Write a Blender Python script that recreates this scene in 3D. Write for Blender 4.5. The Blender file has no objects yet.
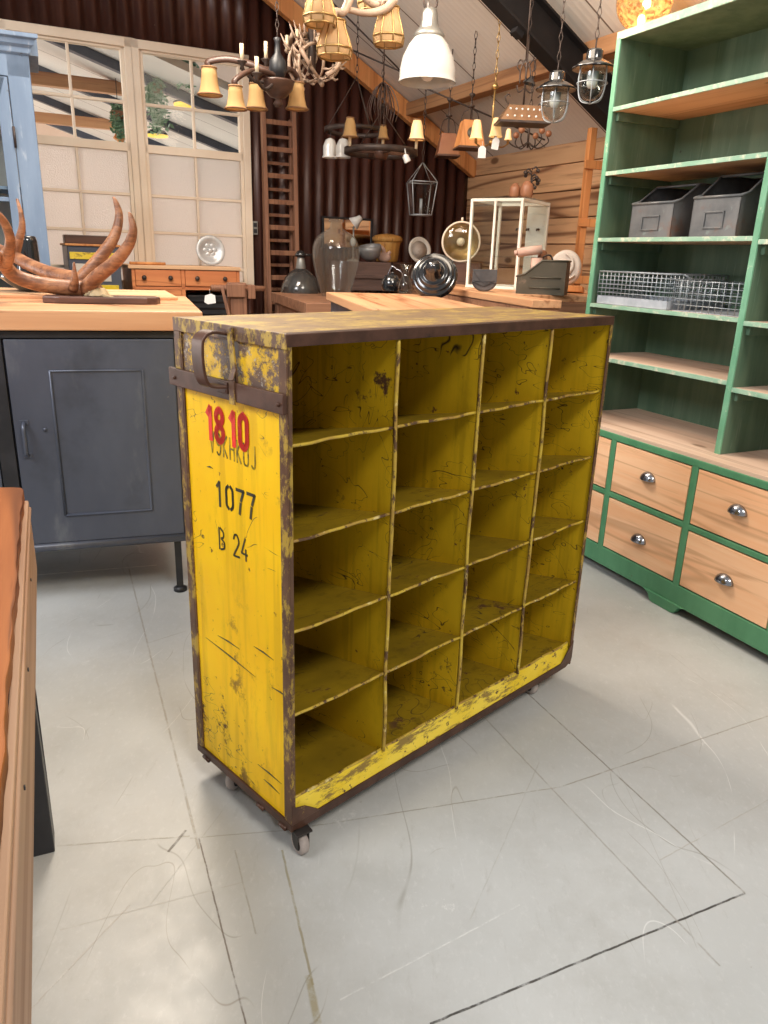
import bpy, bmesh, random
import numpy as np
from math import *
from mathutils import Vector, Matrix
random.seed(7)
COL = bpy.context.scene.collection

# ------------------------------------------------------------------ camera
FL = 747.593; PITCH = 0.3284; ROLL = 0.03347; EYE = 1.2
_c, _s = cos(PITCH), sin(PITCH)
FW = np.array([0, _c, -_s]); _u = np.array([0, _s, _c]); _r = np.array([1, 0, 0.])
RT = _r*cos(ROLL)+_u*sin(ROLL); UP = -_r*sin(ROLL)+_u*cos(ROLL)
EYEP = np.array([0, 0, EYE])
cam = bpy.data.cameras.new('camera'); cam_o = bpy.data.objects.new('camera', cam); COL.objects.link(cam_o)
cam.sensor_fit = 'VERTICAL'; cam.sensor_height = 24; cam.lens = 24*FL/1024; cam.clip_start = .02
m = Matrix.Identity(4)
for i in range(3):
    m[i][0] = RT[i]; m[i][1] = UP[i]; m[i][2] = -FW[i]
m[2][3] = EYE
cam_o.matrix_world = m
bpy.context.scene.camera = cam_o

# surveying helpers: a photograph direction met with a real plane of the room
def ray(px, py): return FW+(px-384)/FL*RT-(py-512)/FL*UP
def onz(px, py, z): d = ray(px, py); return EYEP+d*(z-EYE)/d[2]
def ony(px, py, y): d = ray(px, py); return EYEP+d*y/d[1]
def onpl(px, py, p0, yaw):
    a = radians(yaw); n = np.array([-sin(a), cos(a), 0]); d = ray(px, py)
    return EYEP+d*((np.asarray(p0)-EYEP)@n)/(d@n)
def msize(p, px):            # metres that px pixels span at point p
    return px*float((np.asarray(p)-EYEP)@FW)/FL
def dirv(yaw): return np.array([cos(radians(yaw)), sin(radians(yaw)), 0])

# ------------------------------------------------------------------ materials
class N:
    def __init__(s, name):
        s.m = bpy.data.materials.new(name); s.m.use_nodes = True
        s.nt = s.m.node_tree; s.b = s.nt.nodes['Principled BSDF']; s.out = s.nt.nodes['Material Output']
        s.tc = s.nt.nodes.new('ShaderNodeTexCoord')
    def node(s, t, **k):
        n = s.nt.nodes.new(t)
        for a, b in k.items(): setattr(n, a, b)
        return n
    def link(s, a, b): s.nt.links.new(a, b)
    def math(s, op, a, b=None, c=None):
        n = s.node('ShaderNodeMath', operation=op)
        for i, v in enumerate((a, b, c)):
            if v is None: continue
            if isinstance(v, (int, float)): n.inputs[i].default_value = v
            else: s.link(v, n.inputs[i])
        return n.outputs[0]
    def vec(s, scale=(1, 1, 1), rot=(0, 0, 0), src=None):
        mp = s.node('ShaderNodeMapping'); mp.inputs['Scale'].default_value = scale; mp.inputs['Rotation'].default_value = rot
        s.link(src or s.tc.outputs['Object'], mp.inputs['Vector']); return mp.outputs[0]
    def noise(s, v, sc, det=4, rough=.6, dist=0):
        n = s.node('ShaderNodeTexNoise'); s.link(v, n.inputs['Vector'])
        n.inputs['Scale'].default_value = sc; n.inputs['Detail'].default_value = det
        n.inputs['Roughness'].default_value = rough; n.inputs['Distortion'].default_value = dist
        return n.outputs['Fac']
    def smooth(s, f, lo, hi):
        n = s.node('ShaderNodeMapRange', interpolation_type='SMOOTHSTEP'); s.link(f, n.inputs['Value'])
        n.inputs['From Min'].default_value = lo; n.inputs['From Max'].default_value = hi
        return n.outputs['Result']
    def mix(s, f, a, b):
        n = s.node('ShaderNodeMix', data_type='RGBA')
        for i, v in ((0, f), (6, a), (7, b)):
            if isinstance(v, (int, float)): n.inputs[i].default_value = v
            elif isinstance(v, tuple): n.inputs[i].default_value = (*v, 1)
            else: s.link(v, n.inputs[i])
        return n.outputs[2]
    def mixf(s, f, a, b):
        n = s.node('ShaderNodeMix', data_type='FLOAT')
        for i, v in ((0, f), (2, a), (3, b)):
            if isinstance(v, (int, float)): n.inputs[i].default_value = v
            else: s.link(v, n.inputs[i])
        return n.outputs[0]
    def bump(s, h, strength=.3, dist=.005):
        n = s.node('ShaderNodeBump'); n.inputs['Strength'].default_value = strength; n.inputs['Distance'].default_value = dist
        s.link(h, n.inputs['Height']); s.link(n.outputs[0], s.b.inputs['Normal'])

def mat(name, c1, c2=None, s=(1, 1, 1), sc=6, lo=.35, hi=.65, det=5, dist=0, layers=(), rough=.5, metal=0, bump=0, bsc=None,
        spec=.5, rot=(0, 0, 0), plank=None, coat=0, sub=0):
    g = N(name)
    src = g.tc.outputs['Object']
    if plank:                               # plank = (axis, width, strength)
        sep = g.node('ShaderNodeSeparateXYZ'); g.link(src, sep.inputs[0])
        fl = g.math('FLOOR', g.math('DIVIDE', sep.outputs[plank[0]], plank[1]))
        wn = g.node('ShaderNodeTexWhiteNoise', noise_dimensions='1D'); g.link(fl, wn.inputs['W'])
        sc_ = g.node('ShaderNodeVectorMath', operation='SCALE'); g.link(wn.outputs['Color'], sc_.inputs[0]); sc_.inputs['Scale'].default_value = 9
        ad = g.node('ShaderNodeVectorMath', operation='ADD'); g.link(src, ad.inputs[0]); g.link(sc_.outputs[0], ad.inputs[1])
        src = ad.outputs[0]; pv = wn.outputs['Value']
    base = g.noise(g.vec(s, rot, src), sc, det, .6, dist)
    col = g.mix(g.smooth(base, lo, hi), c1, c2 or c1)
    if plank:
        hs = g.node('ShaderNodeHueSaturation'); g.link(col, hs.inputs['Color'])
        g.link(g.math('ADD', 1-plank[2]/2, g.math('MULTIPLY', pv, plank[2])), hs.inputs['Value']); col = hs.outputs[0]
    rg = rough; h = base
    for L in layers:
        v = g.vec(L.get('s', (1, 1, 1)), L.get('rot', (0, 0, 0)), src)
        if L.get('vor'):
            n = g.node('ShaderNodeTexVoronoi'); g.link(v, n.inputs['Vector']); n.inputs['Scale'].default_value = L['sc']
            f = g.smooth(n.outputs['Distance'], L['hi'], L['lo'])
        else:
            n = g.noise(v, L['sc'], L.get('det', 5), L.get('r', .65), L.get('dist', 0))
            if L.get('ridge'): f = g.smooth(g.math('ABSOLUTE', g.math('SUBTRACT', n, .5)), L['ridge'], 0)
            else: f = g.smooth(n, L['lo'], L['hi'])
        if 'msc' in L:                       # break the layer up with a second, larger noise
            f = g.math('MULTIPLY', f, g.smooth(g.noise(g.vec(), L['msc'], 3), L.get('mlo', .5), L.get('mhi', .6)))
        if 'amt' in L: f = g.math('MULTIPLY', f, L['amt'])
        col = g.mix(f, col, L['c'])
        if 'rough' in L: rg = g.mixf(f, rg, L['rough'])
        h = g.math('ADD', h, g.math('MULTIPLY', f, L.get('h', -.4)))
    g.link(col, g.b.inputs['Base Color'])
    if isinstance(rg, (int, float)): g.b.inputs['Roughness'].default_value = rg
    else: g.link(rg, g.b.inputs['Roughness'])
    g.b.inputs['Metallic'].default_value = metal; g.b.inputs['Specular IOR Level'].default_value = spec
    if coat: g.b.inputs['Coat Weight'].default_value = coat; g.b.inputs['Coat Roughness'].default_value = .15
    if bump: g.bump(h, bump, bsc or .004)
    return g.m

def glass(name, tint=(1, 1, 1), rough=0, bumpsc=0, alpha=0.0, ior=1.45):
    g = N(name); g.b.inputs['Base Color'].default_value = (*tint, 1); g.b.inputs['Transmission Weight'].default_value = 1
    g.b.inputs['Roughness'].default_value = rough; g.b.inputs['IOR'].default_value = ior
    if bumpsc: g.bump(g.noise(g.vec(), bumpsc, 2), .5, .01)
    return g.m

def pane(name, refl=.12, tint=(.95, .97, .96), haze=0, hazecol=(.85, .92, .90), hsc=0):        # thin window glass
    g = N(name); t = g.node('ShaderNodeBsdfTransparent'); t.inputs[0].default_value = (*tint, 1)
    gl = g.node('ShaderNodeBsdfGlossy'); gl.inputs['Roughness'].default_value = .02
    fr = g.node('ShaderNodeLayerWeight'); fr.inputs[0].default_value = .5
    mx = g.node('ShaderNodeMixShader'); g.link(g.math('ADD', g.math('MULTIPLY', g.math('POWER', fr.outputs['Facing'], 4), .75), .012+max(refl, 0)*.3), mx.inputs[0])
    tr_ = t.outputs[0]
    if haze:
        hz_ = g.node('ShaderNodeBsdfTranslucent'); hz_.inputs[0].default_value = (*hazecol, 1); m0 = g.node('ShaderNodeMixShader')
        if hsc: g.link(g.math('MULTIPLY', g.smooth(g.noise(g.vec(), hsc, 3), .35, .65), haze), m0.inputs[0])
        else: m0.inputs[0].default_value = haze
        g.link(tr_, m0.inputs[1]); g.link(hz_.outputs[0], m0.inputs[2]); tr_ = m0.outputs[0]
    g.link(tr_, mx.inputs[1]); g.link(gl.outputs[0], mx.inputs[2]); g.link(mx.outputs[0], g.out.inputs[0]); return g.m

def emis(name, col, strength, base=(.8, .7, .5)):
    g = N(name); g.b.inputs['Base Color'].default_value = (*base, 1); g.b.inputs['Emission Color'].default_value = (*col, 1)
    g.b.inputs['Emission Strength'].default_value = strength; return g.m

RUST = (.09, .04, .022)
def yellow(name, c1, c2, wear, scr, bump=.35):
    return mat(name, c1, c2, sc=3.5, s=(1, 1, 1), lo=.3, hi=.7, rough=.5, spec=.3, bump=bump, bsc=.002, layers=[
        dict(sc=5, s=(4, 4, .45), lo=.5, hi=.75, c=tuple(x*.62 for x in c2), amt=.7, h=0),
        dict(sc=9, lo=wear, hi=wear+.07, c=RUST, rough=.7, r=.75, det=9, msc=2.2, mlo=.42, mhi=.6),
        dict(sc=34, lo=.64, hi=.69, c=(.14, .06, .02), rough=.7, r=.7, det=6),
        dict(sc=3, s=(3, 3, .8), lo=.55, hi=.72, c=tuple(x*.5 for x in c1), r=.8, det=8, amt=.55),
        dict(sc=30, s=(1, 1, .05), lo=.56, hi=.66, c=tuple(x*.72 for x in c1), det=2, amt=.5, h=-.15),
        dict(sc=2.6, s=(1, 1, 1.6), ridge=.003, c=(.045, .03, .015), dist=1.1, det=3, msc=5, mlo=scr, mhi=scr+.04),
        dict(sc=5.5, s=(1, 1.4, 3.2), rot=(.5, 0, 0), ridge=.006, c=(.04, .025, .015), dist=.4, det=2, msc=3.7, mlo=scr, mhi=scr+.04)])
M = {}
M['yellow'] = yellow('yellow_paint', (.86, .49, .002), (.90, .57, .004), .55, .55)
M['yellow_in'] = yellow('yellow_paint_inner', (.60, .395, .012), (.78, .51, .016), .62, .47)  # same paint darkened: inside dirt and shade both put into the colour
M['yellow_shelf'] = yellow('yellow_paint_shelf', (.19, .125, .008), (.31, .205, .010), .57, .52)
M['yellow_lip'] = mat('yellow_paint_lip', (.78, .55, .01), (.85, .64, .06), sc=5, rough=.5, bump=.4, bsc=.002, layers=[
    dict(sc=9, s=(.7, 1, 2.5), lo=.515, hi=.59, c=(.16, .09, .03), det=9, r=.78, amt=.85),
    dict(sc=40, lo=.6, hi=.66, c=(.10, .05, .02), det=5)])
M['yellow_top'] = mat('yellow_paint_top', (.46, .30, .055), (.25, .15, .05), sc=7, s=(1, 1.5, 1), rough=.55, bump=.3, layers=[
    dict(sc=11, s=(.9, 1.6, 1), lo=.44, hi=.56, c=(.20, .11, .05), det=10, r=.8, amt=.85),
    dict(sc=26, s=(.7, 2, 1), lo=.6, hi=.66, c=(.07, .035, .02), det=6)])
M['frame'] = mat('rusty_steel', (.065, .030, .018), (.11, .052, .032), sc=12, rough=.42, metal=.25, bump=.3, bsc=.002, layers=[
    dict(sc=22, lo=.60, hi=.66, c=(.42, .28, .03), det=8, r=.75, rough=.5, h=.3),
    dict(sc=30, lo=.62, hi=.7, c=(.03, .018, .012), det=6)])
M['frame_top'] = mat('rusty_steel_plain', (.050, .022, .013), (.088, .040, .025), sc=16, rough=.42, spec=.35, metal=.1, bump=.2, bsc=.002, layers=[
    dict(sc=30, lo=.62, hi=.7, c=(.03, .018, .012), det=6)])
M['frame_side'] = mat('worn_yellow_steel', (.085, .040, .022), (.13, .065, .035), sc=14, rough=.5, metal=.15, bump=.35, bsc=.002, layers=[
    dict(sc=24, s=(1, 1, .5), lo=.495, hi=.57, c=(.42, .28, .04), det=9, r=.8, rough=.5, h=.3),
    dict(sc=28, lo=.60, hi=.68, c=(.035, .02, .013), det=6)])
M['edge'] = mat('worn_edge', (.56, .40, .04), (.34, .20, .04), sc=15, rough=.5, bump=.4, bsc=.002, layers=[
    dict(sc=45, lo=.52, hi=.58, c=(.10, .05, .02), det=6, r=.7, s=(1, 1, .4)), dict(sc=20, lo=.58, hi=.66, c=(.68, .55, .22), det=6, h=.2)])
M['panel_up'] = mat('scuffed_panel', (.80, .50, .01), (.6, .36, .02), sc=8, rough=.5, bump=.4, bsc=.002, layers=[
    dict(sc=19, lo=.45, hi=.53, c=(.13, .08, .06), det=10, r=.85), dict(sc=55, lo=.57, hi=.63, c=(.45, .40, .33), det=7, r=.8, h=.2)])
M['red'] = mat('red_paint', (.78, .02, .01), (.65, .03, .01), sc=20, rough=.45)
M['black_paint'] = mat('black_stencil_paint', (.02, .018, .012), (.05, .04, .01), sc=40, rough=.6)
M['faded_paint'] = mat('faded_stencil_paint', (.10, .08, .01), (.45, .30, .01), sc=60, rough=.6)
M['castor_grey'] = mat('caster_rubber', (.42, .36, .33), (.30, .26, .24), sc=20, rough=.6)
M['dark_steel'] = mat('dark_steel', (.03, .028, .027), (.06, .05, .045), sc=14, rough=.5, metal=.5)
M['black'] = mat('black_paint_steel', (.012, .012, .014), (.022, .022, .026), sc=9, rough=.45)
M['beam_black'] = mat('black_beam_paint', (.009, .008, .009), (.015, .013, .014), sc=6, rough=.7, spec=.25)
M['enamel_black'] = mat('black_enamel', (.008, .009, .010), (.014, .014, .016), sc=4, rough=.09, spec=.6, coat=.6)
M['enamel_grey'] = mat('dark_grey_enamel', (.035, .033, .032), (.06, .055, .05), sc=5, rough=.13, spec=.6, coat=.6)
M['enamel_white'] = mat('white_enamel', (.66, .65, .62), (.60, .60, .58), sc=6, rough=.18, coat=.5, layers=[dict(sc=30, lo=.7, hi=.74, c=(.2, .15, .12))])
M['grey_steel'] = mat('grey_cast_metal', (.34, .33, .30), (.27, .26, .24), sc=10, rough=.42, metal=.5)
M['gunmetal'] = mat('gunmetal_sheet', (.082, .092, .125), (.116, .130, .170), sc=2.2, s=(1, 1, .5), rough=.4, metal=.45, lo=.3, hi=.7, layers=[
    dict(sc=7, s=(1, 1, .4), lo=.55, hi=.75, c=(.20, .215, .24), amt=.6, h=0), dict(sc=2.5, lo=.5, hi=.7, c=(.055, .06, .072), amt=.6, h=0), dict(sc=50, lo=.72, hi=.75, c=(.2, .2, .2), h=0)])  # first pale layer puts mottled brushed-metal highlights into the colour
def wood(name, c1, c2, ax=0, sc=1.0, dark=None, knots=True, rough=.55, bump=.12, plank=None, amt=1.0, spec=.4):
    st = [9*sc, 9*sc, 9*sc]; st[ax] = .55*sc
    st2 = [26*sc, 26*sc, 26*sc]; st2[ax] = 1.1*sc
    dk = dark or tuple(x*.5 for x in c2)
    ks = [1, 1, 1]; ks[ax] = .45
    L = [dict(sc=1, s=tuple(st2), lo=.54, hi=.72, c=dk, amt=.55*amt, det=4),
         dict(sc=1, s=tuple(v*.35 for v in st), ridge=.022, c=dk, amt=.5*amt, dist=.6, det=2)]
    if knots: L.append(dict(sc=4.2*sc, s=tuple(ks), vor=True, lo=.05, hi=.10, c=tuple(x*.7 for x in dk), amt=.85))
    return mat(name, c1, c2, s=tuple(st), sc=1, lo=.3, hi=.7, dist=.5, layers=L, rough=rough, bump=bump, bsc=.002, plank=plank, spec=spec)
M['pine_x'] = wood('pine_x', (.64, .36, .19), (.78, .50, .29), 0, dark=(.42, .19, .08))
M['pine_y'] = wood('pine_y', (.64, .36, .19), (.78, .50, .29), 1, dark=(.42, .19, .08))
M['pine_drawer'] = wood('pine_drawer', (.90, .48, .25), (.97, .62, .38), 0, 1.6, dark=(.50, .24, .11), rough=.45)
M['counter'] = wood('scrubbed_counter', (.62, .42, .30), (.74, .56, .43), 0, 1.2, dark=(.40, .24, .15))
M['worktop'] = wood('worktop_wood', (.56, .27, .13), (.72, .40, .21), 0, 1.2, dark=(.32, .12, .05), rough=.42, amt=1.5)
M['worktop_y'] = wood('worktop_wood_y', (.46, .21, .10), (.62, .32, .16), 1, 1.2, dark=(.30, .11, .04), rough=.35)
M['table'] = wood('red_brown_table', (.25, .078, .022), (.36, .125, .038), 0, 1.3, dark=(.09, .028, .01), rough=.5, amt=1.5, spec=.2)
M['table_side'] = wood('table_apron_wood', (.40, .24, .15), (.50, .32, .21), 0, 1.6, dark=(.26, .12, .06), knots=False)
M['orange_wood'] = wood('orange_pine', (.60, .24, .08), (.72, .33, .12), 2, 1.5, dark=(.35, .11, .03), knots=False)
M['orange_x'] = wood('orange_drawer_wood', (.58, .19, .07), (.70, .27, .10), 0, 1.5, dark=(.30, .07, .02), knots=False)
M['old_wood'] = wood('old_workbench_wood', (.28, .13, .07), (.42, .21, .12), 1, 1.4, dark=(.11, .045, .025), bump=.4)
M['old_wood_z'] = wood('old_ladder_wood', (.22, .10, .06), (.33, .16, .09), 2, 1.4, dark=(.09, .035, .02), knots=False)
M['dark_wood'] = wood('dark_wood', (.07, .035, .025), (.12, .06, .04), 0, 1.4, dark=(.03, .015, .01), knots=False, rough=.4)
M['beam_wood'] = wood('beam_timber', (.30, .145, .065), (.44, .23, .11), 0, .8, dark=(.13, .055, .025), bump=.3)
M['plank'] = wood('plank_wall_timber', (.50, .27, .14), (.66, .40, .22), 1, .8, dark=(.16, .06, .025), bump=.35, plank=(2, .165, .55), amt=1.7)
M['green'] = mat('green_paint', (.070, .235, .115), (.10, .295, .15), sc=4, s=(2, 2, .6), rough=.48, bump=.1, layers=[
    dict(sc=14, lo=.66, hi=.72, c=(.40, .50, .36), det=8, h=-.2), dict(sc=30, lo=.68, hi=.72, c=(.10, .07, .04), det=5)])
M['green_in'] = mat('green_paint_inner_shaded', (.075, .145, .090), (.12, .20, .13), sc=3, s=(5, 5, .5), rough=.6, bump=.1, layers=[  # greyer inner green, with the hutch's deep shade darkened into the colour
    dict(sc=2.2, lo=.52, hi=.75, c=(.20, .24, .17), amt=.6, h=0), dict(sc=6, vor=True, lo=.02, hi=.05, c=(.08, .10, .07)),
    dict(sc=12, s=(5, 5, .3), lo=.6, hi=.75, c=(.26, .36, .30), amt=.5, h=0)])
M['green_side_edge'] = mat('green_painted_edge', (.13, .34, .20), (.20, .44, .28), sc=8, s=(3, 3, 1), rough=.5, layers=[dict(sc=40, lo=.6, hi=.7, c=(.50, .58, .42), det=7, amt=.7)])
M['green_edge'] = mat('green_worn_edge', (.23, .42, .29), (.36, .52, .38), sc=8, s=(1, 3, 3), rough=.5, layers=[
    dict(sc=30, lo=.5, hi=.66, c=(.68, .66, .50), det=7, h=-.2, amt=.8), dict(sc=30, lo=.7, hi=.73, c=(.18, .20, .12))])
M['blue'] = mat('blue_grey_paint', (.14, .205, .31), (.19, .265, .38), sc=3, s=(3, 3, .5), rough=.55, bump=.1, layers=[
    dict(sc=10, s=(4, 4, .6), lo=.58, hi=.72, c=(.40, .46, .54), amt=.6, h=0), dict(sc=18, lo=.68, hi=.72, c=(.10, .12, .15))])
M['cream'] = mat('cream_paint', (.80, .67, .53), (.74, .60, .46), sc=3, rough=.5, layers=[dict(sc=20, lo=.68, hi=.74, c=(.55, .42, .30), amt=.6)])
M['white_paint'] = mat('white_painted_wood', (.82, .78, .70), (.75, .70, .60), sc=5, rough=.45, layers=[dict(sc=20, lo=.68, hi=.72, c=(.5, .4, .3), amt=.6)])
M['corr'] = mat('brown_corrugated_sheet', (.050, .018, .013), (.078, .028, .020), sc=3, s=(2, 2, .4), rough=.34, metal=.15, layers=[
    dict(sc=2.5, s=(1, 1, .4), lo=.5, hi=.75, c=(.11, .045, .03), amt=.6, h=0), dict(sc=26, lo=.72, hi=.75, c=(.2, .12, .09), h=0)])
M['bin'] = mat('old_bin_steel', (.095, .098, .10), (.15, .15, .15), sc=9, rough=.45, metal=.15, bump=.2, layers=[
    dict(sc=7, lo=.54, hi=.66, c=(.19, .10, .065), det=7, amt=.8), dict(sc=20, lo=.6, hi=.68, c=(.20, .24, .23), det=6, amt=.6)])
M['bin_dark'] = mat('rusty_bin_inside', (.05, .035, .03), (.08, .05, .04), sc=9, rough=.6, metal=.3)
M['olive'] = mat('olive_bin_steel', (.07, .060, .040), (.095, .08, .055), sc=7, rough=.5, metal=.3, layers=[dict(sc=14, lo=.6, hi=.7, c=(.18, .13, .09), det=6)])
M['zinc'] = mat('galvanised_wire', (.36, .39, .42), (.46, .50, .53), sc=12, rough=.45, metal=.5)
M['zinc_flat'] = mat('galvanised_tray', (.36, .39, .44), (.50, .53, .58), sc=12, rough=.6, metal=.2, bump=.1)
M['chrome'] = mat('dark_chrome', (.30, .31, .34), (.36, .37, .40), sc=6, rough=.2, metal=.95)
M['brass'] = mat('old_brass', (.46, .30, .12), (.34, .21, .08), sc=12, rough=.35, metal=.8)
M['bronze'] = mat('dotted_bronze', (.30, .17, .09), (.22, .12, .065), sc=14, rough=.4, metal=.5)
M['iron'] = mat('wrought_iron', (.045, .032, .028), (.08, .055, .045), sc=14, rough=.5, metal=.4)
M['chand_wood'] = wood('turned_dark_wood', (.045, .024, .018), (.085, .042, .028), 0, 2, knots=False, rough=.35)
M['antler'] = mat('antler_horn', (.25, .10, .045), (.42, .20, .095), sc=3, s=(5, 5, 5), rough=.42, bump=.4, bsc=.003, layers=[
    dict(sc=8, s=(1, 4, 4), lo=.46, hi=.62, c=(.13, .05, .025), det=6, amt=.85), dict(sc=40, s=(1, 3, 3), lo=.5, hi=.65, c=(.16, .07, .035), amt=.6), dict(sc=2, lo=.6, hi=.75, c=(.62, .38, .20), amt=.6, h=0)])
M['antler_pale'] = mat('pale_antler_horn', (.30, .20, .14), (.46, .34, .25), sc=9, rough=.5, bump=.3, layers=[dict(sc=16, lo=.55, hi=.65, c=(.14, .085, .06))])
M['burr'] = mat('antler_burr_bone', (.55, .42, .24), (.40, .30, .16), sc=26, rough=.6, bump=.5, layers=[dict(sc=30, s=(1, 3, 1), lo=.55, hi=.65, c=(.20, .14, .08))])
M['tag'] = mat('white_card', (.82, .80, .78), (.78, .76, .74), sc=4, rough=.7)
M['candle'] = mat('cream_candle', (.72, .60, .42), (.66, .54, .36), sc=5, rough=.5)
M['wicker'] = mat('orange_wicker', (.52, .24, .055), (.62, .32, .08), sc=10, s=(4, 4, 1), rough=.6, bump=.5, layers=[dict(sc=16, s=(3, 3, .3), lo=.55, hi=.65, c=(.30, .12, .03))])
M['plaque'] = wood('plaque_dark_wood', (.10, .05, .04), (.15, .08, .06), 0, 2, knots=False, rough=.3)
M['marble'] = mat('carved_pale_stone', (.52, .42, .35), (.66, .58, .50), sc=7, rough=.5, bump=.3, layers=[dict(sc=9, lo=.55, hi=.65, c=(.35, .25, .20), amt=.6)])
M['leather'] = mat('dark_grey_leather', (.05, .048, .05), (.09, .085, .085), sc=12, rough=.5, bump=.3)
M['pottery'] = mat('brown_pottery', (.30, .12, .06), (.36, .16, .08), sc=5, rough=.4)
M['pewter'] = mat('pewter_plate', (.52, .53, .54), (.66, .66, .66), sc=12, rough=.35, metal=.35, bump=.3)
M['plaster'] = mat('pale_plaster', (.62, .56, .50), (.70, .64, .58), sc=5, rough=.7)
M['greybowl'] = mat('grey_metal_bowl', (.20, .20, .20), (.27, .26, .26), sc=8, rough=.4, metal=.3)
M['terracotta'] = mat('pinkish_clay', (.45, .28, .22), (.55, .36, .28), sc=8, rough=.7)
M['crate'] = wood('dark_crate_wood', (.10, .06, .05), (.16, .10, .085), 0, 2, knots=False, bump=.4)
M['far_wall'] = mat('pink_cream_wall', (.82, .60, .47), (.86, .66, .54), sc=1.2, rough=.7)
M['pictures'] = mat('paper_picture', (.62, .52, .34), (.70, .60, .42), sc=3, rough=.6)
M['mirror'] = mat('mirror_glass', (.75, .72, .68), (.75, .72, .68), rough=.03, metal=1)
M['leaf'] = mat('leaf_green', (.17, .32, .19), (.30, .45, .30), sc=20, rough=.5)
M['skyblue_case'] = mat('case_back_board', (.62, .63, .58), (.70, .70, .64), sc=3, rough=.6)
M['glass_clear'] = pane('clear_glass', .10, (.96, .98, .97))
M['glass_demijohn'] = pane('pale_blue_green_glass', .10, (.93, .96, .95), haze=.24, hazecol=(.92, .97, .95))
M['pane'] = pane('window_pane', .01)
M['pane_tex'] = None
g = N('hammered_window_glass')
_t = g.node('ShaderNodeBsdfTranslucent'); _t.inputs[0].default_value = (.96, .92, .88, 1)
_gl = g.node('ShaderNodeBsdfRefraction'); _gl.inputs['Roughness'].default_value = .35; _gl.inputs['IOR'].default_value = 1.2; _gl.inputs[0].default_value = (.98, .95, .93, 1)
_sp = g.node('ShaderNodeBsdfGlossy'); _sp.inputs['Roughness'].default_value = .15
_b = g.node('ShaderNodeBump'); _b.inputs['Strength'].default_value = .45; _b.inputs['Distance'].default_value = .01
g.link(g.noise(g.vec(), 120, 2), _b.inputs['Height']); [g.link(_b.outputs[0], x.inputs['Normal']) for x in (_gl, _sp)]
_m1 = g.node('ShaderNodeMixShader'); _m1.inputs[0].default_value = .55; g.link(_t.outputs[0], _m1.inputs[1]); g.link(_gl.outputs[0], _m1.inputs[2])
_m2 = g.node('ShaderNodeMixShader'); _m2.inputs[0].default_value = .10; g.link(_m1.outputs[0], _m2.inputs[1]); g.link(_sp.outputs[0], _m2.inputs[2])
g.link(_m2.outputs[0], g.out.inputs[0]); M['pane_tex'] = g.m
M['bulb'] = emis('glowing_bulb', (1, .66, .30), 30)
M['lit_shade'] = emis('lit_fabric_shade', (1, .55, .18), .45, (.85, .66, .38))
M['yellow_inner'] = emis('lit_yellow_lamp_inside', (1, .72, .12), .5, (.9, .65, .1))
def shade(name, c, e=0, trans=.5):
    g = N(name); g.b.inputs['Roughness'].default_value = .8
    v = g.noise(g.vec((1, 1, .1)), 60, 3); col = g.mix(v, tuple(x*.8 for x in c), c); g.link(col, g.b.inputs['Base Color'])
    t = g.node('ShaderNodeBsdfTranslucent'); g.link(col, t.inputs[0])
    mx = g.node('ShaderNodeMixShader'); mx.inputs[0].default_value = trans
    g.link(g.b.outputs[0], mx.inputs[1]); g.link(t.outputs[0], mx.inputs[2]); g.link(mx.outputs[0], g.out.inputs[0])
    if e: g.b.inputs['Emission Color'].default_value = (1, .6, .25, 1); g.b.inputs['Emission Strength'].default_value = e
    return g.m
M['parch'] = shade('parchment_shade', (.72, .48, .21), .08)
M['silk'] = shade('pleated_silk_shade', (.68, .45, .23), .12)
M['trim_shade'] = mat('brown_shade_trim', (.22, .11, .05), (.30, .16, .07), sc=20, rough=.7)
M['white_inside'] = mat('white_lamp_inside', (.85, .85, .82), rough=.35)

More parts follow.
